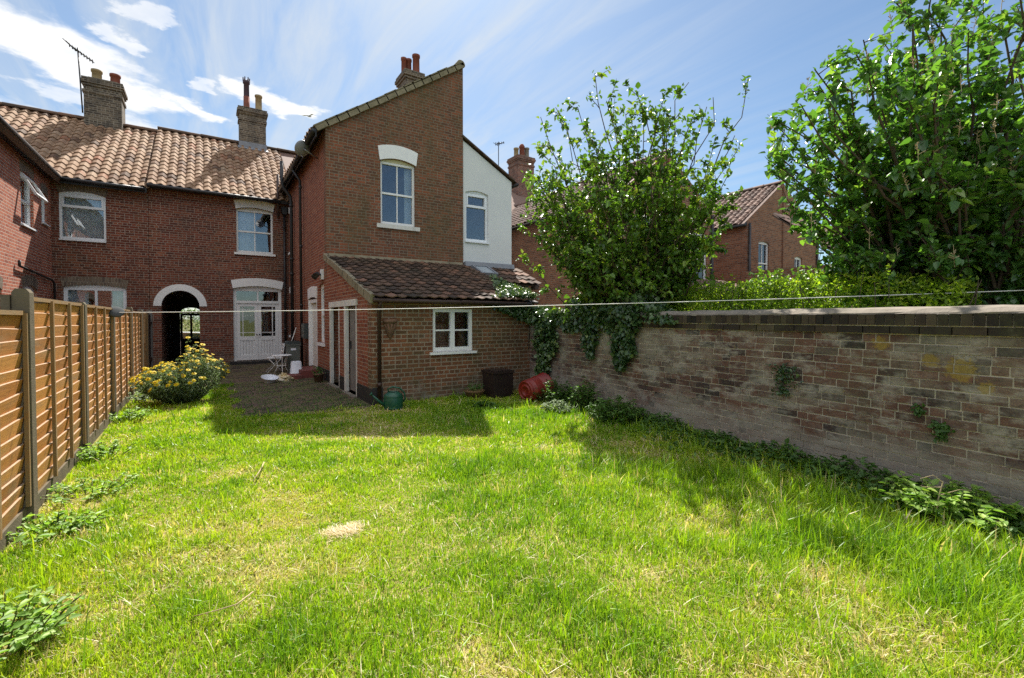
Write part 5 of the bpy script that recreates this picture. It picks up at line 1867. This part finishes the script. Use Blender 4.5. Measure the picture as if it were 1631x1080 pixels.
g5 = np.random.default_rng(21)
NG, WG = 'nettle and weed patches along the fence', 'weeds along the foot of the garden wall'
weed('nettle_patch', 'bright nettles in the sun at the foot of the garden wall by the right edge', 5.0, 1.2, .27, .5, 70, g5, .07, group=WG)
weed('nettle_patch', 'leafy weeds against the first fence panel at the left edge of the lawn', -.98, 4.75, .13, .36, 30, g5, .05, group=NG, per=9)
weed('nettle_patch', 'low weeds beside the thick concrete post', -.9, 5.65, .12, .42, 30, g5, .045, group=NG, per=9)
weed('nettle_patch', 'pale weeds at the foot of the second fence panel', -1.02, 7.0, .20, .30, 34, g5, .045, group=NG, per=9)
weed('nettle_patch', 'sunny clump of weeds beside the fence near the yellow bush', -1.02, 9.3, .20, .36, 34, g5, .05, group=NG, per=9)
weed('nettle_patch', 'large-leaved weeds in the bottom left corner of the lawn', -.88, 3.2, .22, .34, 75, g5, .05, group=NG, per=10)
weed('nettle_patch', 'small weeds under the fence just before the yellow bush', -1.0, 11.4, .24, .4, 30, g5, .06, M['leaf_grey'], group=NG)
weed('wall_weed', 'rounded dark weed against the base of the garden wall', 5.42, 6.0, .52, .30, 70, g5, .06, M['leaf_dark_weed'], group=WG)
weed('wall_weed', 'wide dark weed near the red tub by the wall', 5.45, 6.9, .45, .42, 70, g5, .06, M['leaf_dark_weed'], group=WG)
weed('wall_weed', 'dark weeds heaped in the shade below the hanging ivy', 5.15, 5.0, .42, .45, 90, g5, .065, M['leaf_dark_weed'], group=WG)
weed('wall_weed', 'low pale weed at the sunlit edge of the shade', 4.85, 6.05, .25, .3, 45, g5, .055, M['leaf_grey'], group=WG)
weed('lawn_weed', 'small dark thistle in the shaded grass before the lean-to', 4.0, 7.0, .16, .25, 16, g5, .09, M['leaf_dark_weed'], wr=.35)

# dark ground cover along the wall
P, D, N_, R_ = [], [], [], []
n = 6500
y = g5.uniform(-1.0, 7.6, n)
off = np.abs(g5.normal(0, .34, n))
x = X_WALL(y) - .06 - off
hmax = .20 * np.exp(-(off / .5) ** 2) * (.6 + .4 * np.sin(y * 2.7) * np.sin(y * 5.1 + 1)) + .03
z = hmax * g5.random(n) ** .5
P = np.stack([x, y, z], 1)
D = rpick(g5, n)
D[:, 2] = np.abs(D[:, 2]) * .4
N_ = unit(rpick(g5, n) * .45 + np.array([0, 0, 1.]))
LL = .062 * g5.uniform(.5, 1.3, n)
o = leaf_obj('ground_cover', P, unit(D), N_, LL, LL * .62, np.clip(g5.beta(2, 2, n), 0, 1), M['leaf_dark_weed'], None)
tag(o, 'low nettles and weeds massed along the foot of the garden wall', 'ground cover', kind='stuff')

# plants growing out of the wall face
for (yy, zz, hh, lab) in ((2.72, .92, .34, 'dark tufted plant hanging from a joint halfway along the garden wall'), (1.32, .62, .14, 'small bushy fern low on the right end of the wall'), (1.48, .78, .07, 'tiny black dead tuft on the wall face')):
    T = thing('wall_plant', lab, 'plant', tuple(wpt(yy, zz, 0)))
    k = int(500 * hh) + 40
    s = g5.random(k)
    pts = np.array([wpt(yy + g5.normal(0, .045 + .03 * (1 - s[i])) * (hh * 3.2), zz + hh * (.45 - s[i]), .015 + .07 * g5.random()) for i in range(k)])
    LL = .045 * g5.uniform(.5, 1.2, k)
    leaf_obj('leaves', pts, unit(rpick(g5, k) + np.array([0, 0, -.5])), unit(np.array([wn.x, wn.y, .4]) + g5.normal(0, .5, (k, 3))), LL, LL * .6, np.clip(g5.beta(2, 3, k) - (.2 if hh < .1 else 0), 0, 1), M['leaf_ivy'] if hh > .2 else M['leaf_dark_weed'], T)
    m = MB()
    m.tube([wpt(yy, zz + hh * .4, .0), wpt(yy + .02, zz, .04), wpt(yy, zz - hh * .5, .02)], [.008, .007, .003], 5, False)
    m.build('stems', M['bark'], T)

# yellow flowering bush
FB = thing('flowering_bush', 'grey-green bush covered in yellow daisies at the end of the fence', 'bush', (-.45, 10.8, 0))
g6 = np.random.default_rng(31)
st = MB()
P, D, N_, R_ = [], [], [], []
heads = []
for i in range(210):
    a, r_ = g6.uniform(0, 6.28), math.sqrt(g6.random())
    ex, ey = .80 * r_ * math.cos(a), .80 * r_ * math.sin(a)
    top = (1.02 if ex > .1 else .82) * (1 - .45 * r_ ** 2.2) * g6.uniform(.72, 1.1)
    if abs(ex - .25) < .2 and r_ < .6:
        top *= 1.14
    b = np.array([-.43 + ex * .3, 10.8 + ey * .3, 0])
    e = np.array([-.43 + ex, 10.8 + ey, top])
    c = curve(b, e, 7, np.array([ex * .12, ey * .12, .06]), g6)
    st.tube(c, [.006, .0055, .005, .0045, .004, .003, .002], 4, False)
    k = 46
    t = g6.uniform(.12, .97, k)
    idx = np.minimum(5, (t * 6).astype(int))
    f_ = (t * 6 - idx)[:, None]
    P.append(c[idx] * (1 - f_) + c[idx + 1] * f_ + g6.normal(0, .018, (k, 3)))
    D.append(unit(rpick(g6, k) + np.array([0, 0, .3]))); N_.append(unit(rpick(g6, k) * .7 + np.array([0, 0, 1.])))
    R_.append(np.clip(g6.beta(2, 2, k), 0, 1))
    if g6.random() < .82:
        heads.append((e, unit(c[-1] - c[-2])))
st.build('stems', M['stem'], FB)
P, D, N_, R_ = map(np.concatenate, (P, D, N_, R_))
LL = .055 * g6.uniform(.6, 1.3, len(P))
leaf_obj('foliage', P, D, N_, LL, LL * .38, R_, M['leaf_grey'], FB)


def daisy(mb, c, ax, r):
    c, ax = Vector(c), Vector(ax).normalized()
    a = ax.cross(Vector((.3, .8, .2))).normalized()
    b = ax.cross(a)
    for k in range(11):
        g = 2 * math.pi * k / 11 + random.random() * .15
        d_ = a * math.cos(g) + b * math.sin(g)
        s_ = ax.cross(d_)
        dr = ax * (-.18 * random.random() - .02)
        mb.add([c + d_ * r * .2 - s_ * r * .08, c + d_ * r * .65 - s_ * r * .17 + dr * r * .5, c + d_ * r + dr * r, c + d_ * r * .65 + s_ * r * .17 + dr * r * .5, c + d_ * r * .2 + s_ * r * .08], [(0, 1, 2, 3, 4)])
    mb.lathe(c, [(r * .28, -.004), (r * .26, r * .12), (r * .12, r * .2), (0, r * .22)], 8, ax, mi=1)


proto = MB()
daisy(proto, (0, 0, 0), (0, 0, 1), .043)
mm = proto.build('flower', [M['yellow_petal'], simple('flower_disc', (.50, .26, .01), (.42, .2, .01), 60, .8)], None)
pm = mm.data
bpy.data.objects.remove(mm)
heads.sort(key=lambda h_: h_[0][1] - .6 * h_[0][2])
rest = MB()
for i, (e, ax) in enumerate(heads):
    tilt = unit(np.asarray(ax) + np.array([g6.normal(0, .3), -.35 + g6.normal(0, .3), .5]))
    if i < 100:
        fo = bpy.data.objects.new('flower', pm)
        COL.objects.link(fo)
        fo.parent = FB
        fo.location = Vector(e) - WORLD[FB.name]
        fo.rotation_euler = Vector(tilt).to_track_quat('Z', 'Y').to_euler()
        s_ = g6.uniform(.8, 1.25)
        fo.scale = (s_, s_, s_)
    else:
        daisy(rest, e, tilt, .043 * g6.uniform(.8, 1.2))
o = rest.build('flowers', [M['yellow_petal'], bpy.data.materials['flower_disc']], FB)
o['kind'] = 'stuff'

# ------------------------------------------------------------------ grass
g7 = np.random.default_rng(99)


def fbm(x, y, seed, sc_):
    r = np.random.default_rng(seed)
    v = np.zeros_like(x)
    amp = 1.0
    tot = 0
    for o in range(4):
        for _ in range(3):
            a = r.uniform(0, 6.28)
            f_ = sc_ * 2 ** o * r.uniform(.7, 1.3)
            v += amp * np.sin((x * math.cos(a) + y * math.sin(a)) * f_ + r.uniform(0, 6.28) + 1.3 * np.sin(y * f_ * .6 + a))
        tot += amp * 3 * .5
        amp *= .6
    return v / tot


N0 = 1150000
x = g7.uniform(-1.35, 6.1, N0)
y = g7.uniform(-.6, 13.0, N0)
ok = (x > X_FENCE(y) + .03) & (x < X_WALL(y) - .03)
ok &= ~((x > 2.48) & (y > 8.46))
ok &= ~((x > .42 + .10 * np.sin(y * 5)) & (y > 8.55 + .12 * np.sin(x * 7)))
cr = x * math.cos(YAW) - y * math.sin(YAW)
cd = x * math.sin(YAW) + y * math.cos(YAW)
ok &= (cd > 1.7) & (np.abs(cr) < cd * 1.12 + .6)
dist = np.hypot(x, y)
keep = np.clip((2.9 / dist) ** 1.25, .12, 1.0)
dry = fbm(x, y, 1, 1.5) * .5 + fbm(x, y, 2, 5.0) * .45 + fbm(x, y, 12, 11.0) * .35
px_, py2 = .62, 4.15                     # the bald straw patch
bald = np.exp(-(((x - .83) / .10) ** 2 + ((y - 3.58) / .07) ** 2))
dry = dry + bald * 2.2
keep *= np.clip(1.05 - .55 * np.clip(dry, 0, 1.6), .12, 1)
ok &= g7.random(N0) < keep
x, y, dist, dry = x[ok], y[ok], dist[ok], dry[ok]
n = len(x)
# the grass grows longer to the right and by the wall
lush = np.clip((x - 1.2) / 3.0, 0, 1) * np.clip(1.25 - y / 7.5, 0.25, 1)
tuft = np.clip(fbm(x, y, 3, 2.6) * .7 + fbm(x, y, 4, 7) * .5, -.6, 1)
Lb = (.030 + .028 * g7.random(n)) * (1 + .75 * tuft) + lush * (.018 + .055 * g7.random(n) ** 2) * (1 + .8 * tuft)
long_ = g7.random(n) < (.012 + .035 * lush)
Lb = np.where(long_, Lb * 1.7 + .035, Lb) * np.clip(1.1 - .35 * np.clip(dry, 0, 1.5), .4, 1.1)
wd = (.0021 + .0016 * g7.random(n)) * np.clip(dist / 3.2, 1, 2.6) * np.where(long_, 1.5, 1)
az = g7.uniform(0, 2 * math.pi, n)
lean = np.abs(g7.normal(.45, .33, n)) + .35 * np.clip(dry, 0, 1)
dx, dy = np.cos(az), np.sin(az)
hv = np.stack([dx, dy, np.zeros(n)], 1)
sv = np.stack([-dy, dx, np.zeros(n)], 1)
tw = g7.normal(0, .5, n)
sv = unit(sv + hv * tw[:, None])
base = np.stack([x, y, np.full(n, -.004)], 1)
up = np.array([0, 0, 1.])
l1, l2 = lean * .55, lean * 1.35
p1 = base + (hv * np.sin(l1)[:, None] + up * np.cos(l1)[:, None]) * (Lb * .5)[:, None]
p2 = p1 + (hv * np.sin(l2)[:, None] + up * np.cos(np.minimum(l2, 1.9))[:, None]) * (Lb * .5)[:, None]
w_ = wd[:, None]
V = np.empty((n, 5, 3), dtype=np.float32)
V[:, 0] = base - sv * w_
V[:, 1] = base + sv * w_
V[:, 2] = p1 + sv * w_ * .8
V[:, 3] = p1 - sv * w_ * .8
V[:, 4] = p2
b = (np.arange(n) * 5)[:, None]
fq = b + np.array([[0, 1, 2, 3]])
ft = b + np.array([[3, 2, 4]])
hue = fbm(x, y, 6, 1.1) * .12 + fbm(x, y, 8, 4) * .12 - .16 * np.clip(tuft, -.3, 1)
rr = np.clip(.43 + hue + g7.normal(0, .11, n) + .20 * np.clip(dry, -.5, 1), 0, .76)
straw = g7.random(n) < np.clip(.14 + .40 * np.clip(dry - .10, -.2, 1.6) - .15 * np.clip(tuft, 0, 1), .03, .9)
rr = np.where(straw, g7.uniform(.78, 1.0, n), rr)
rr = np.where(long_ & ~straw, rr - .10, rr)
# dead strands lying flat, and long arching blades that catch the light
def strands(x, y, L, w, l0, l1, rnd_, K=5):
    m_ = len(x)
    az = g7.uniform(0, 2 * math.pi, m_)
    hv = np.stack([np.cos(az), np.sin(az), np.zeros(m_)], 1)
    sv = np.stack([-np.sin(az), np.cos(az), np.zeros(m_)], 1)
    p_ = np.stack([x, y, np.full(m_, .004) + g7.random(m_) * .012], 1)
    out = np.empty((m_, 2 * (K + 1), 3), dtype=np.float32)
    for k in range(K + 1):
        t = k / K
        ww = (w * (1 - .9 * t ** 2))[:, None]
        out[:, 2 * k] = p_ - sv * ww
        out[:, 2 * k + 1] = p_ + sv * ww
        a_ = l0 + (l1 - l0) * t
        p_ = p_ + (hv * np.sin(a_)[:, None] + np.array([0, 0, 1.]) * np.cos(a_)[:, None]) * (L / K)[:, None]
    bb = (np.arange(m_) * 2 * (K + 1))[:, None]
    fs = np.concatenate([bb + np.array([[2 * k, 2 * k + 1, 2 * k + 3, 2 * k + 2]]) for k in range(K)])
    return out.reshape(-1, 3), fs, np.tile(rnd_, K)


sel = g7.permutation(n)
bx, by = .83 + g7.normal(0, .075, 650), 3.58 + g7.normal(0, .05, 650)
m0 = len(bx)
v0, f0, r0_ = strands(bx, by, g7.uniform(.03, .08, m0), g7.uniform(.0014, .0026, m0), g7.uniform(1.2, 1.5, m0), g7.uniform(1.4, 1.6, m0), g7.uniform(.86, 1.0, m0))
i1 = sel[:14000][g7.random(14000) < np.clip(.25 + .7 * dry[sel[:14000]], .1, 1)]
m1 = len(i1)
v1, f1, r1 = strands(x[i1], y[i1], g7.uniform(.05, .15, m1), g7.uniform(.0012, .0022, m1) * np.clip(dist[i1] / 4, 1, 2), g7.uniform(1.0, 1.4, m1), g7.uniform(1.45, 1.68, m1), g7.uniform(.80, 1.0, m1))
c2 = sel[14000:60000]
i2 = c2[g7.random(len(c2)) < .055 * np.clip(.12 + lush[c2] * 1.2, 0, 1) * np.clip(.5 + 1.2 * tuft[c2], .1, 2)]
m2 = len(i2)
v2, f2, r2 = strands(x[i2], y[i2], g7.uniform(.16, .36, m2), g7.uniform(.0022, .0040, m2), g7.uniform(.0, .5, m2), g7.uniform(1.0, 2.3, m2), np.clip(g7.normal(.30, .16, m2), 0, 1))
nv = n * 5
V = np.concatenate([V.reshape(-1, 3), v1, v2, v0])
gr = np_mesh('grass', V, [fq, ft, f1 + nv, f2 + nv + len(v1), f0 + nv + len(v1) + len(v2)], {'rnd': np.concatenate([rr, rr, r1, r2, r0_])}, M['grass'], None, smooth=False)
tag(gr, 'rough yellow-green lawn grass with dry straw patches and long tufts', 'grass', kind='stuff')
print('grass blades', n)

# moss and tufts between the patio bricks
n = 2600
x = g7.uniform(.42, 2.45, n)
y = 8.5 + 4.6 * g7.random(n) ** 1.7
P = np.stack([x, y, np.full(n, .006)], 1)
LL = .035 * g7.uniform(.5, 1.5, n)
o = leaf_obj('patio_weeds', P, unit(rpick(g7, n) * .6 + np.array([0, 0, .8])), rpick(g7, n), LL, LL * .3, g7.beta(2, 2, n), M['leaf_dark_weed'], None)
tag(o, 'moss and tiny weeds between the patio bricks', 'weeds', kind='stuff')

# sticks and a dead stalk
def stick(label, pts, r):
    m = MB()
    k = len(pts)
    m.tube(pts, [r * (1 - .5 * i / k) for i in range(k)], 6)
    o = m.build('stick', M['straw'])
    tag(o, label, 'stick', 'pale sticks lying on the lawn')


def gpt(px, py_, z=.06):
    d_ = FPX * (1.6 - z) / (py_ - 507)
    q = at(px, py_, d_)
    return (q[0], q[1], z)


stick('short pale stick lying on the lawn in front of the patio shade', [gpt(418, 738, .07), gpt(412, 750, .075), gpt(400, 768, .06)], .007)
stick('long thin pale twig lying on the lawn near the bottom left', [gpt(398, 948, .10), gpt(372, 968, .09), gpt(340, 978, .085), gpt(302, 988, .06)], .0045)
T = thing('dead_stalk', 'dry broken brown weed stalk standing before the right end of the wall', 'plant', gpt(1500, 830, 0))
q0 = Vector(gpt(1498, 832, 0))
m = MB()
m.tube([q0, q0 + Vector((.02, 0, .16)), q0 + Vector((.05, -.02, .30))], [.006, .005, .004], 6, False)
m.tube([q0 + Vector((.04, -.01, .26)), q0 + Vector((-.10, .06, .27)), q0 + Vector((-.12, .07, .28))], [.004, .003, .002], 5, False)
m.tube([q0 + Vector((.03, -.01, .20)), q0 + Vector((.14, -.10, .25)), q0 + Vector((.22, -.15, .24))], [.004, .003, .002], 5, False)
m.tube([q0 + Vector((.05, -.02, .30)), q0 + Vector((-.02, .02, .36)), q0 + Vector((-.10, .08, .33))], [.004, .003, .002], 5, False)
m.build('stem', M['straw'], T)

# ------------------------------------------------------------------ things on the lawn and patio
# watering can
T = thing('watering_can', 'green plastic watering can on the grass by the brown downpipe', 'watering can', (2.72, 7.98, 0))
c = (2.72, 7.98, 0)
m = MB()
m.lathe(c, [(0, .005), (.13, .005), (.155, .015), (.162, .03), (.158, .035), (.165, .06), (.170, .20), (.163, .215), (.166, .225), (.15, .265), (.11, .29), (.105, .305), (.09, .305), (.085, .285)], 28)
body = m.build('body', M['green_plastic'], T)
m = MB()
h = [Vector((2.72 - .07, 7.98, .29)), Vector((2.72 - .10, 7.98, .36)), Vector((2.72 - .02, 7.96, .395)), Vector((2.72 + .10, 7.94, .37)), Vector((2.72 + .185, 7.93, .28)), Vector((2.72 + .20, 7.93, .18)), Vector((2.72 + .165, 7.94, .12))]
m.tube(h, .015, 8)
m.build('handle', M['green_plastic'], T)
m = MB()
m.tube([(2.58, 7.99, .07), (2.47, 8.0, .16), (2.36, 8.0, .27)], [.035, .024, .017], 10)
m.lathe((2.355, 8.0, .275), [(.016, 0), (.03, .03), (.034, .04), (0, .045)], 12, (-.7, 0, .7))
m.build('spout', M['green_plastic'], T)

# red tub on its side
T = thing('red_tub', 'red plastic tub lying tipped on its side against the garden wall', 'tub', (5.2, 7.35, 0))
ax = (Vector(RV) * .72 + Vector(FV) * .62 + Vector((0, 0, .10))).normalized()
c = Vector((5.02, 7.22, .215))
m = MB()
m.lathe(c, [(0, .02), (.08, .018), (.085, .0), (.12, .0), (.125, .018), (.165, .018), (.17, 0), (.19, 0), (.20, .02), (.222, .30), (.225, .31), (.235, .31), (.24, .50), (.255, .505), (.262, .53), (.25, .545), (.232, .53), (.205, .06), (0, .05)], 36, ax)
m.build('tub', M['red_plastic'], T)
m = MB()
s_ = ax.cross(Vector((0, 0, 1))).normalized()
for sg in (-1, 1):
    m = MB()
    pts = [c + ax * (.44 + .0 * k) + (s_ * sg * (.24 + .035 * math.sin(math.pi * k / 6)) + Vector((0, 0, .09)) * math.cos(math.pi * k / 6)) for k in range(7)]
    m.tube(pts, .010, 6)
    m.build('handle', M['red_plastic'], T)

# brown storage box
T = thing('storage_box', 'dark brown plastic box standing against the lean-to wall', 'box', (4.92, 8.05, 0))
m = MB()
m.prism((4.92, 8.05, 0), FX, FY, [(-.22, .02), (.22, .02), (.235, .50), (-.235, .50)], -.22, .22)
for k in range(6):
    u = -.18 + k * .072
    m.prism((4.92, 8.05, 0), FX, FY, [(u - .012, .06), (u + .012, .06), (u + .012, .46), (u - .012, .46)], .221, .235)
m.build('body', M['brown_plastic'], T)
m = MB()
m.box(4.67, 5.17, 7.80, 8.29, .502, .545)
m.box(4.70, 5.14, 7.83, 8.26, .546, .56)
m.build('lid', M['brown_plastic'], T)

# wicker bowl planter
T = thing('planter', 'low wicker planter with straggly plant left of the brown box', 'planter', (4.42, 8.12, 0))
m = MB()
m.lathe((4.42, 8.12, 0), [(0, .01), (.14, .01), (.19, .14), (.205, .15), (.205, .175), (.185, .175), (.18, .13), (0, .13)], 24)
m.build('bowl', M['wicker'], T)
k = 90
pp = np.array([4.42, 8.12, .15]) + np.stack([g7.normal(0, .09, k), g7.normal(0, .09, k), np.abs(g7.normal(0, .07, k))], 1)
leaf_obj('plant', pp, unit(rpick(g7, k) + np.array([0, 0, .6])), rpick(g7, k), np.full(k, .07), np.full(k, .02), g7.beta(2, 2, k), M['leaf_dark_weed'], T)

# half-round wall planter
T = thing('wall_planter', 'weathered half-round clay planter hung on the lean-to wall', 'planter', (2.84, YL, 1.4))
m = MB()
m.lathe((2.84, YL - .005, 1.28), [(.0, -.08), (.02, -.06), (.05, 0), (.085, .10), (.105, .22), (.12, .235), (.135, .245), (.135, .30), (.115, .30), (.10, .24), (.0, .22)], 18, (0, 0, 1), arc=math.pi, start=math.pi)
for k in range(5):
    g = math.pi + math.pi * (k + .5) / 5
    m.tube([(2.84 + math.cos(g) * .045, YL - .005 + math.sin(g) * .045, 1.28), (2.84 + math.cos(g) * .112, YL - .005 + math.sin(g) * .112, 1.50)], [.008, .016], 6)
m.build('pot', M['wall_pot'], T)

# patio clutter
T = thing('metal_table', 'small white metal garden table with thin wire legs on the patio', 'table', (1.75, 14.7, 0))
m = MB()
m.lathe((1.75, 14.7, .53), [(0, .0), (.25, .0), (.265, .006), (.265, .022), (.25, .028), (0, .028)], 28)
m.build('table_top', M['white'], T)
for k in range(3):
    g = 2 * math.pi * k / 3 + .5
    m = MB()
    d_ = Vector((math.cos(g), math.sin(g), 0))
    b = Vector((1.75, 14.7, 0))
    m.tube([b + d_ * .20 + Vector((0, 0, .53)), b + d_ * .13 + Vector((0, 0, .35)), b + d_ * .12 + Vector((0, 0, .2)), b + d_ * .22 + Vector((0, 0, .008))], .011, 8)
    m.build('leg', M['white'], T)
m = MB()
m.lathe((1.75, 14.7, .24), [(.12, 0), (.128, .008), (.12, .016), (.112, .008), (.12, 0)], 20)
m.build('shelf_ring', M['white'], T)

T = thing('folding_chair', 'white folding metal chair standing behind the small round table', 'chair', (1.62, 15.25, 0))
cx_, cy_ = 1.62, 15.3
for (sy, nm) in ((-.18, 'leg'), (.18, 'leg')):
    m = MB()
    m.tube([(cx_ - .20, cy_ + sy, .01), (cx_ + .2, cy_ + sy, .45), (cx_ + .26, cy_ + sy, .86)], .010, 8)
    m.build('leg', M['white'], T)
    m = MB()
    m.tube([(cx_ + .22, cy_ + sy * .85, .01), (cx_ - .18, cy_ + sy * .85, .44)], .010, 8)
    m.build('leg', M['white'], T)
m = MB()
for k in range(6):
    m.box(cx_ - .19 + k * .066, cx_ - .135 + k * .066, cy_ - .2, cy_ + .2, .44, .455)
m.build('seat', M['white'], T)
m = MB()
for z in (.62, .72, .82):
    m.obox((cx_ + .235 + (z - .7) * .15, cy_, z), (.008, 0, 0), (0, .19, 0), (0, 0, .025))
m.build('backrest', M['white'], T)

T = thing('tall_bin', 'tall grey plastic bin with a dark lid and white label against the side wall', 'bin', (2.1, 15.1, 0))
m = MB()
m.prism((2.1, 15.1, 0), FX, FY, [(-.15, .0), (.15, .0), (.18, .84), (-.18, .84)], -.17, .17)
m.box(1.905, 2.295, 14.905, 15.295, .80, .845)
m.build('body', M['grey_plastic'], T)
m = MB()
m.prism((2.1, 15.1, 0), FX, FY, [(-.2, .847), (.2, .847), (.19, .90), (.15, .93), (-.15, .93), (-.19, .90)], -.19, .2)
m.build('lid', M['grey_lid'], T)
m = MB()
m.box(2.02, 2.16, 14.918, 14.926, .66, .72)
m.build('label_plate', M['white_plastic'], T)

T = thing('wall_meter_box', 'dark flat meter box on the brick side wall above the tall bin', 'box', (2.46, 15.05, 1.1))
m = MB()
m.box(2.38, 2.501, 14.8, 15.3, 1.0, 1.45)
m.build('case', M['grey_lid'], T)
m = MB()
m.box(2.365, 2.379, 14.83, 15.27, 1.03, 1.42)
m.build('door', M['grey_plastic'], T)

T = thing('white_bucket', 'white plastic bucket turned upside down before the tall bin', 'bucket', (2.02, 13.95, 0))
m = MB()
P = []
for (z, s_) in ((0.0, .165), (.035, .165), (.04, .155), (.40, .125), (.42, .11), (.421, 0)):
    for k in range(24):
        g = 2 * math.pi * k / 24
        cu, su = math.cos(g), math.sin(g)
        e_ = .5
        P.append((2.02 + math.copysign(abs(cu) ** e_, cu) * s_, 13.95 + math.copysign(abs(su) ** e_, su) * s_, z))
m.add(P, [(i * 24 + k, i * 24 + (k + 1) % 24, (i + 1) * 24 + (k + 1) % 24, (i + 1) * 24 + k) for i in range(5) for k in range(24)], smooth=True)
m.build('bucket', M['white_plastic'], T)

T = thing('washing_bowl', 'white washing-up bowl tilted on the patio bricks', 'bowl', (1.25, 12.85, 0))
m = MB()
m.lathe((1.25, 12.85, .02), [(0, 0), (.12, .0), (.14, .02), (.185, .125), (.20, .13), (.20, .14), (.18, .14), (.13, .03), (0, .012)], 28, (.10, -.25, 1))
m.build('bowl', M['white_plastic'], T)

T = thing('plastic_bag', 'crumpled yellow and white plastic bag beside the washing-up bowl', 'bag', (1.62, 13.1, 0))
g8 = np.random.default_rng(4)
m = MB()
P = []
nu, nv = 22, 12
for j in range(nv + 1):
    for i in range(nu):
        th, ph = 2 * math.pi * i / nu, math.pi / 2 * j / nv
        rr_ = 1 + .22 * math.sin(th * 3 + j) + g8.normal(0, .10)
        P.append((1.62 + .20 * rr_ * math.cos(th) * math.cos(ph), 13.1 + .15 * rr_ * math.sin(th) * math.cos(ph), .005 + .20 * math.sin(ph) * (1 + g8.normal(0, .12)) * (1 - .5 * abs(math.cos(th * 1.5)) * .6)))
m.add(P, [(j * nu + i, j * nu + (i + 1) % nu, (j + 1) * nu + (i + 1) % nu, (j + 1) * nu + i) for j in range(nv) for i in range(nu)], smooth=False)
m.build('bag', M['bag'], T)

T = thing('door_steps', 'two red painted brick steps below the white side door', 'steps', (2.2, 13.9, 0))
m = MB()
m.box(2.06, 2.495, 13.35, 14.6, .0, .20)
m.build('upper_step', M['red_step'], T)
m = MB()
m.box(1.72, 2.055, 13.2, 13.75, .0, .10)
m.build('lower_step', M['red_step'], T)

T = thing('broom', 'pale wooden broom handle leaning in the corner by the french doors', 'broom', (2.2, 16.5, 0))
m = MB()
m.tube([(2.0, 16.5, .05), (2.42, 16.6, 1.30)], .013, 8)
m.build('handle', M['wire'], T)
m = MB()
m.box(1.88, 2.12, 16.46, 16.54, .06, .10)
m.box(1.89, 2.11, 16.465, 16.535, .0, .06)
m.build('head', M['brown_plastic'], T)

T = thing('flower_pot', 'brown clay pot with a withered plant beside the outhouse doorway', 'pot', (2.3, 12.35, 0))
m = MB()
m.lathe((2.3, 12.35, 0), [(0, .01), (.09, .01), (.125, .19), (.14, .19), (.14, .23), (.12, .23), (.11, .17), (0, .17)], 20)
m.build('pot', M['wall_pot'], T)
k = 80
pp = np.array([2.3, 12.35, .2]) + np.stack([g7.normal(0, .08, k), g7.normal(0, .08, k), np.abs(g7.normal(0, .09, k))], 1)
leaf_obj('plant', pp, unit(rpick(g7, k) + np.array([0, 0, .3])), rpick(g7, k), np.full(k, .06), np.full(k, .025), g7.beta(2, 3, k), M['leaf_dark_weed'], T)

# parked car in the street beyond the passage
T = CAR = thing('parked_car', 'white car parked in the street, glimpsed through the passage door', 'car', (-.9, 31.2, 0))
cx_, cy_ = -.9, 31.2
side = [(-2.05, .32), (2.05, .32), (2.12, .62), (2.0, .82), (1.15, .94), (.55, 1.38), (-.85, 1.44), (-1.7, 1.02), (-2.05, .92), (-2.12, .6)]
m = MB()
m.prism((cx_, cy_, 0), FX, FY, [(-2.05, .32), (2.05, .32), (2.12, .62), (2.0, .82), (1.15, .94), (-1.7, 1.0), (-2.05, .92), (-2.12, .6)], -.85, .85)
m.prism((cx_, cy_, 0), FX, FY, [(1.12, .94), (.5, 1.40), (-.85, 1.45), (-1.68, 1.0), (-1.60, 1.0), (-.82, 1.41), (.48, 1.36), (1.02, .94)], -.74, .74)
m.build('body', M['car_paint'], T)
m = MB()
m.prism((cx_, cy_, 0), FX, FY, [(1.0, .945), (.47, 1.355), (-.81, 1.40), (-1.57, 1.0)], -.72, .72)
m.build('windows', M['car_glass'], T)
for sx in (-1.3, 1.3):
    for sy in (-.80, .80):
        m = MB()
        m.lathe((cx_ + sx, cy_ + sy, .31), [(0, -.09), (.2, -.09), (.31, -.08), (.31, .08), (.2, .09), (0, .09)], 22, (0, 1, 0))
        w = m.build('wheel', M['rubber'], T)
        m = MB()
        m.lathe((cx_ + sx, cy_ + sy, .31), [(.19, -.095), (.17, -.10), (0, -.10)], 16, (0, 1, 0))
        m.lathe((cx_ + sx, cy_ + sy, .31), [(.19, .095), (.17, .10), (0, .10)], 16, (0, 1, 0))
        m.build('rim', M['metal'], w)

CAR.location.z = -.58

# a gull over the roofs
q = at(495, 188, 42)
T = thing('gull', 'grey gull gliding above the roof right of the second chimney', 'bird', tuple(q))
m = MB()
q = Vector(q)
u_ = Vector(RV)
m.lathe(q, [(0, -.24), (.03, -.2), (.07, -.05), (.075, .05), (.05, .15), (.035, .2), (0, .25)], 10, (Vector(FV) * .6 + u_ * .6))
for sg in (-1, 1):
    a = u_ * sg
    m.add([q + Vector(FV) * .09, q - Vector(FV) * .09, q + a * .32 + Vector((0, 0, .12 + .05 * sg)) - Vector(FV) * .08, q + a * .32 + Vector((0, 0, .12 + .05 * sg)) + Vector(FV) * .10, q + a * .66 + Vector((0, 0, -.02)) - Vector(FV) * .08], [(0, 1, 2, 3), (3, 2, 4)])
m.build('body', M['gull'], T)
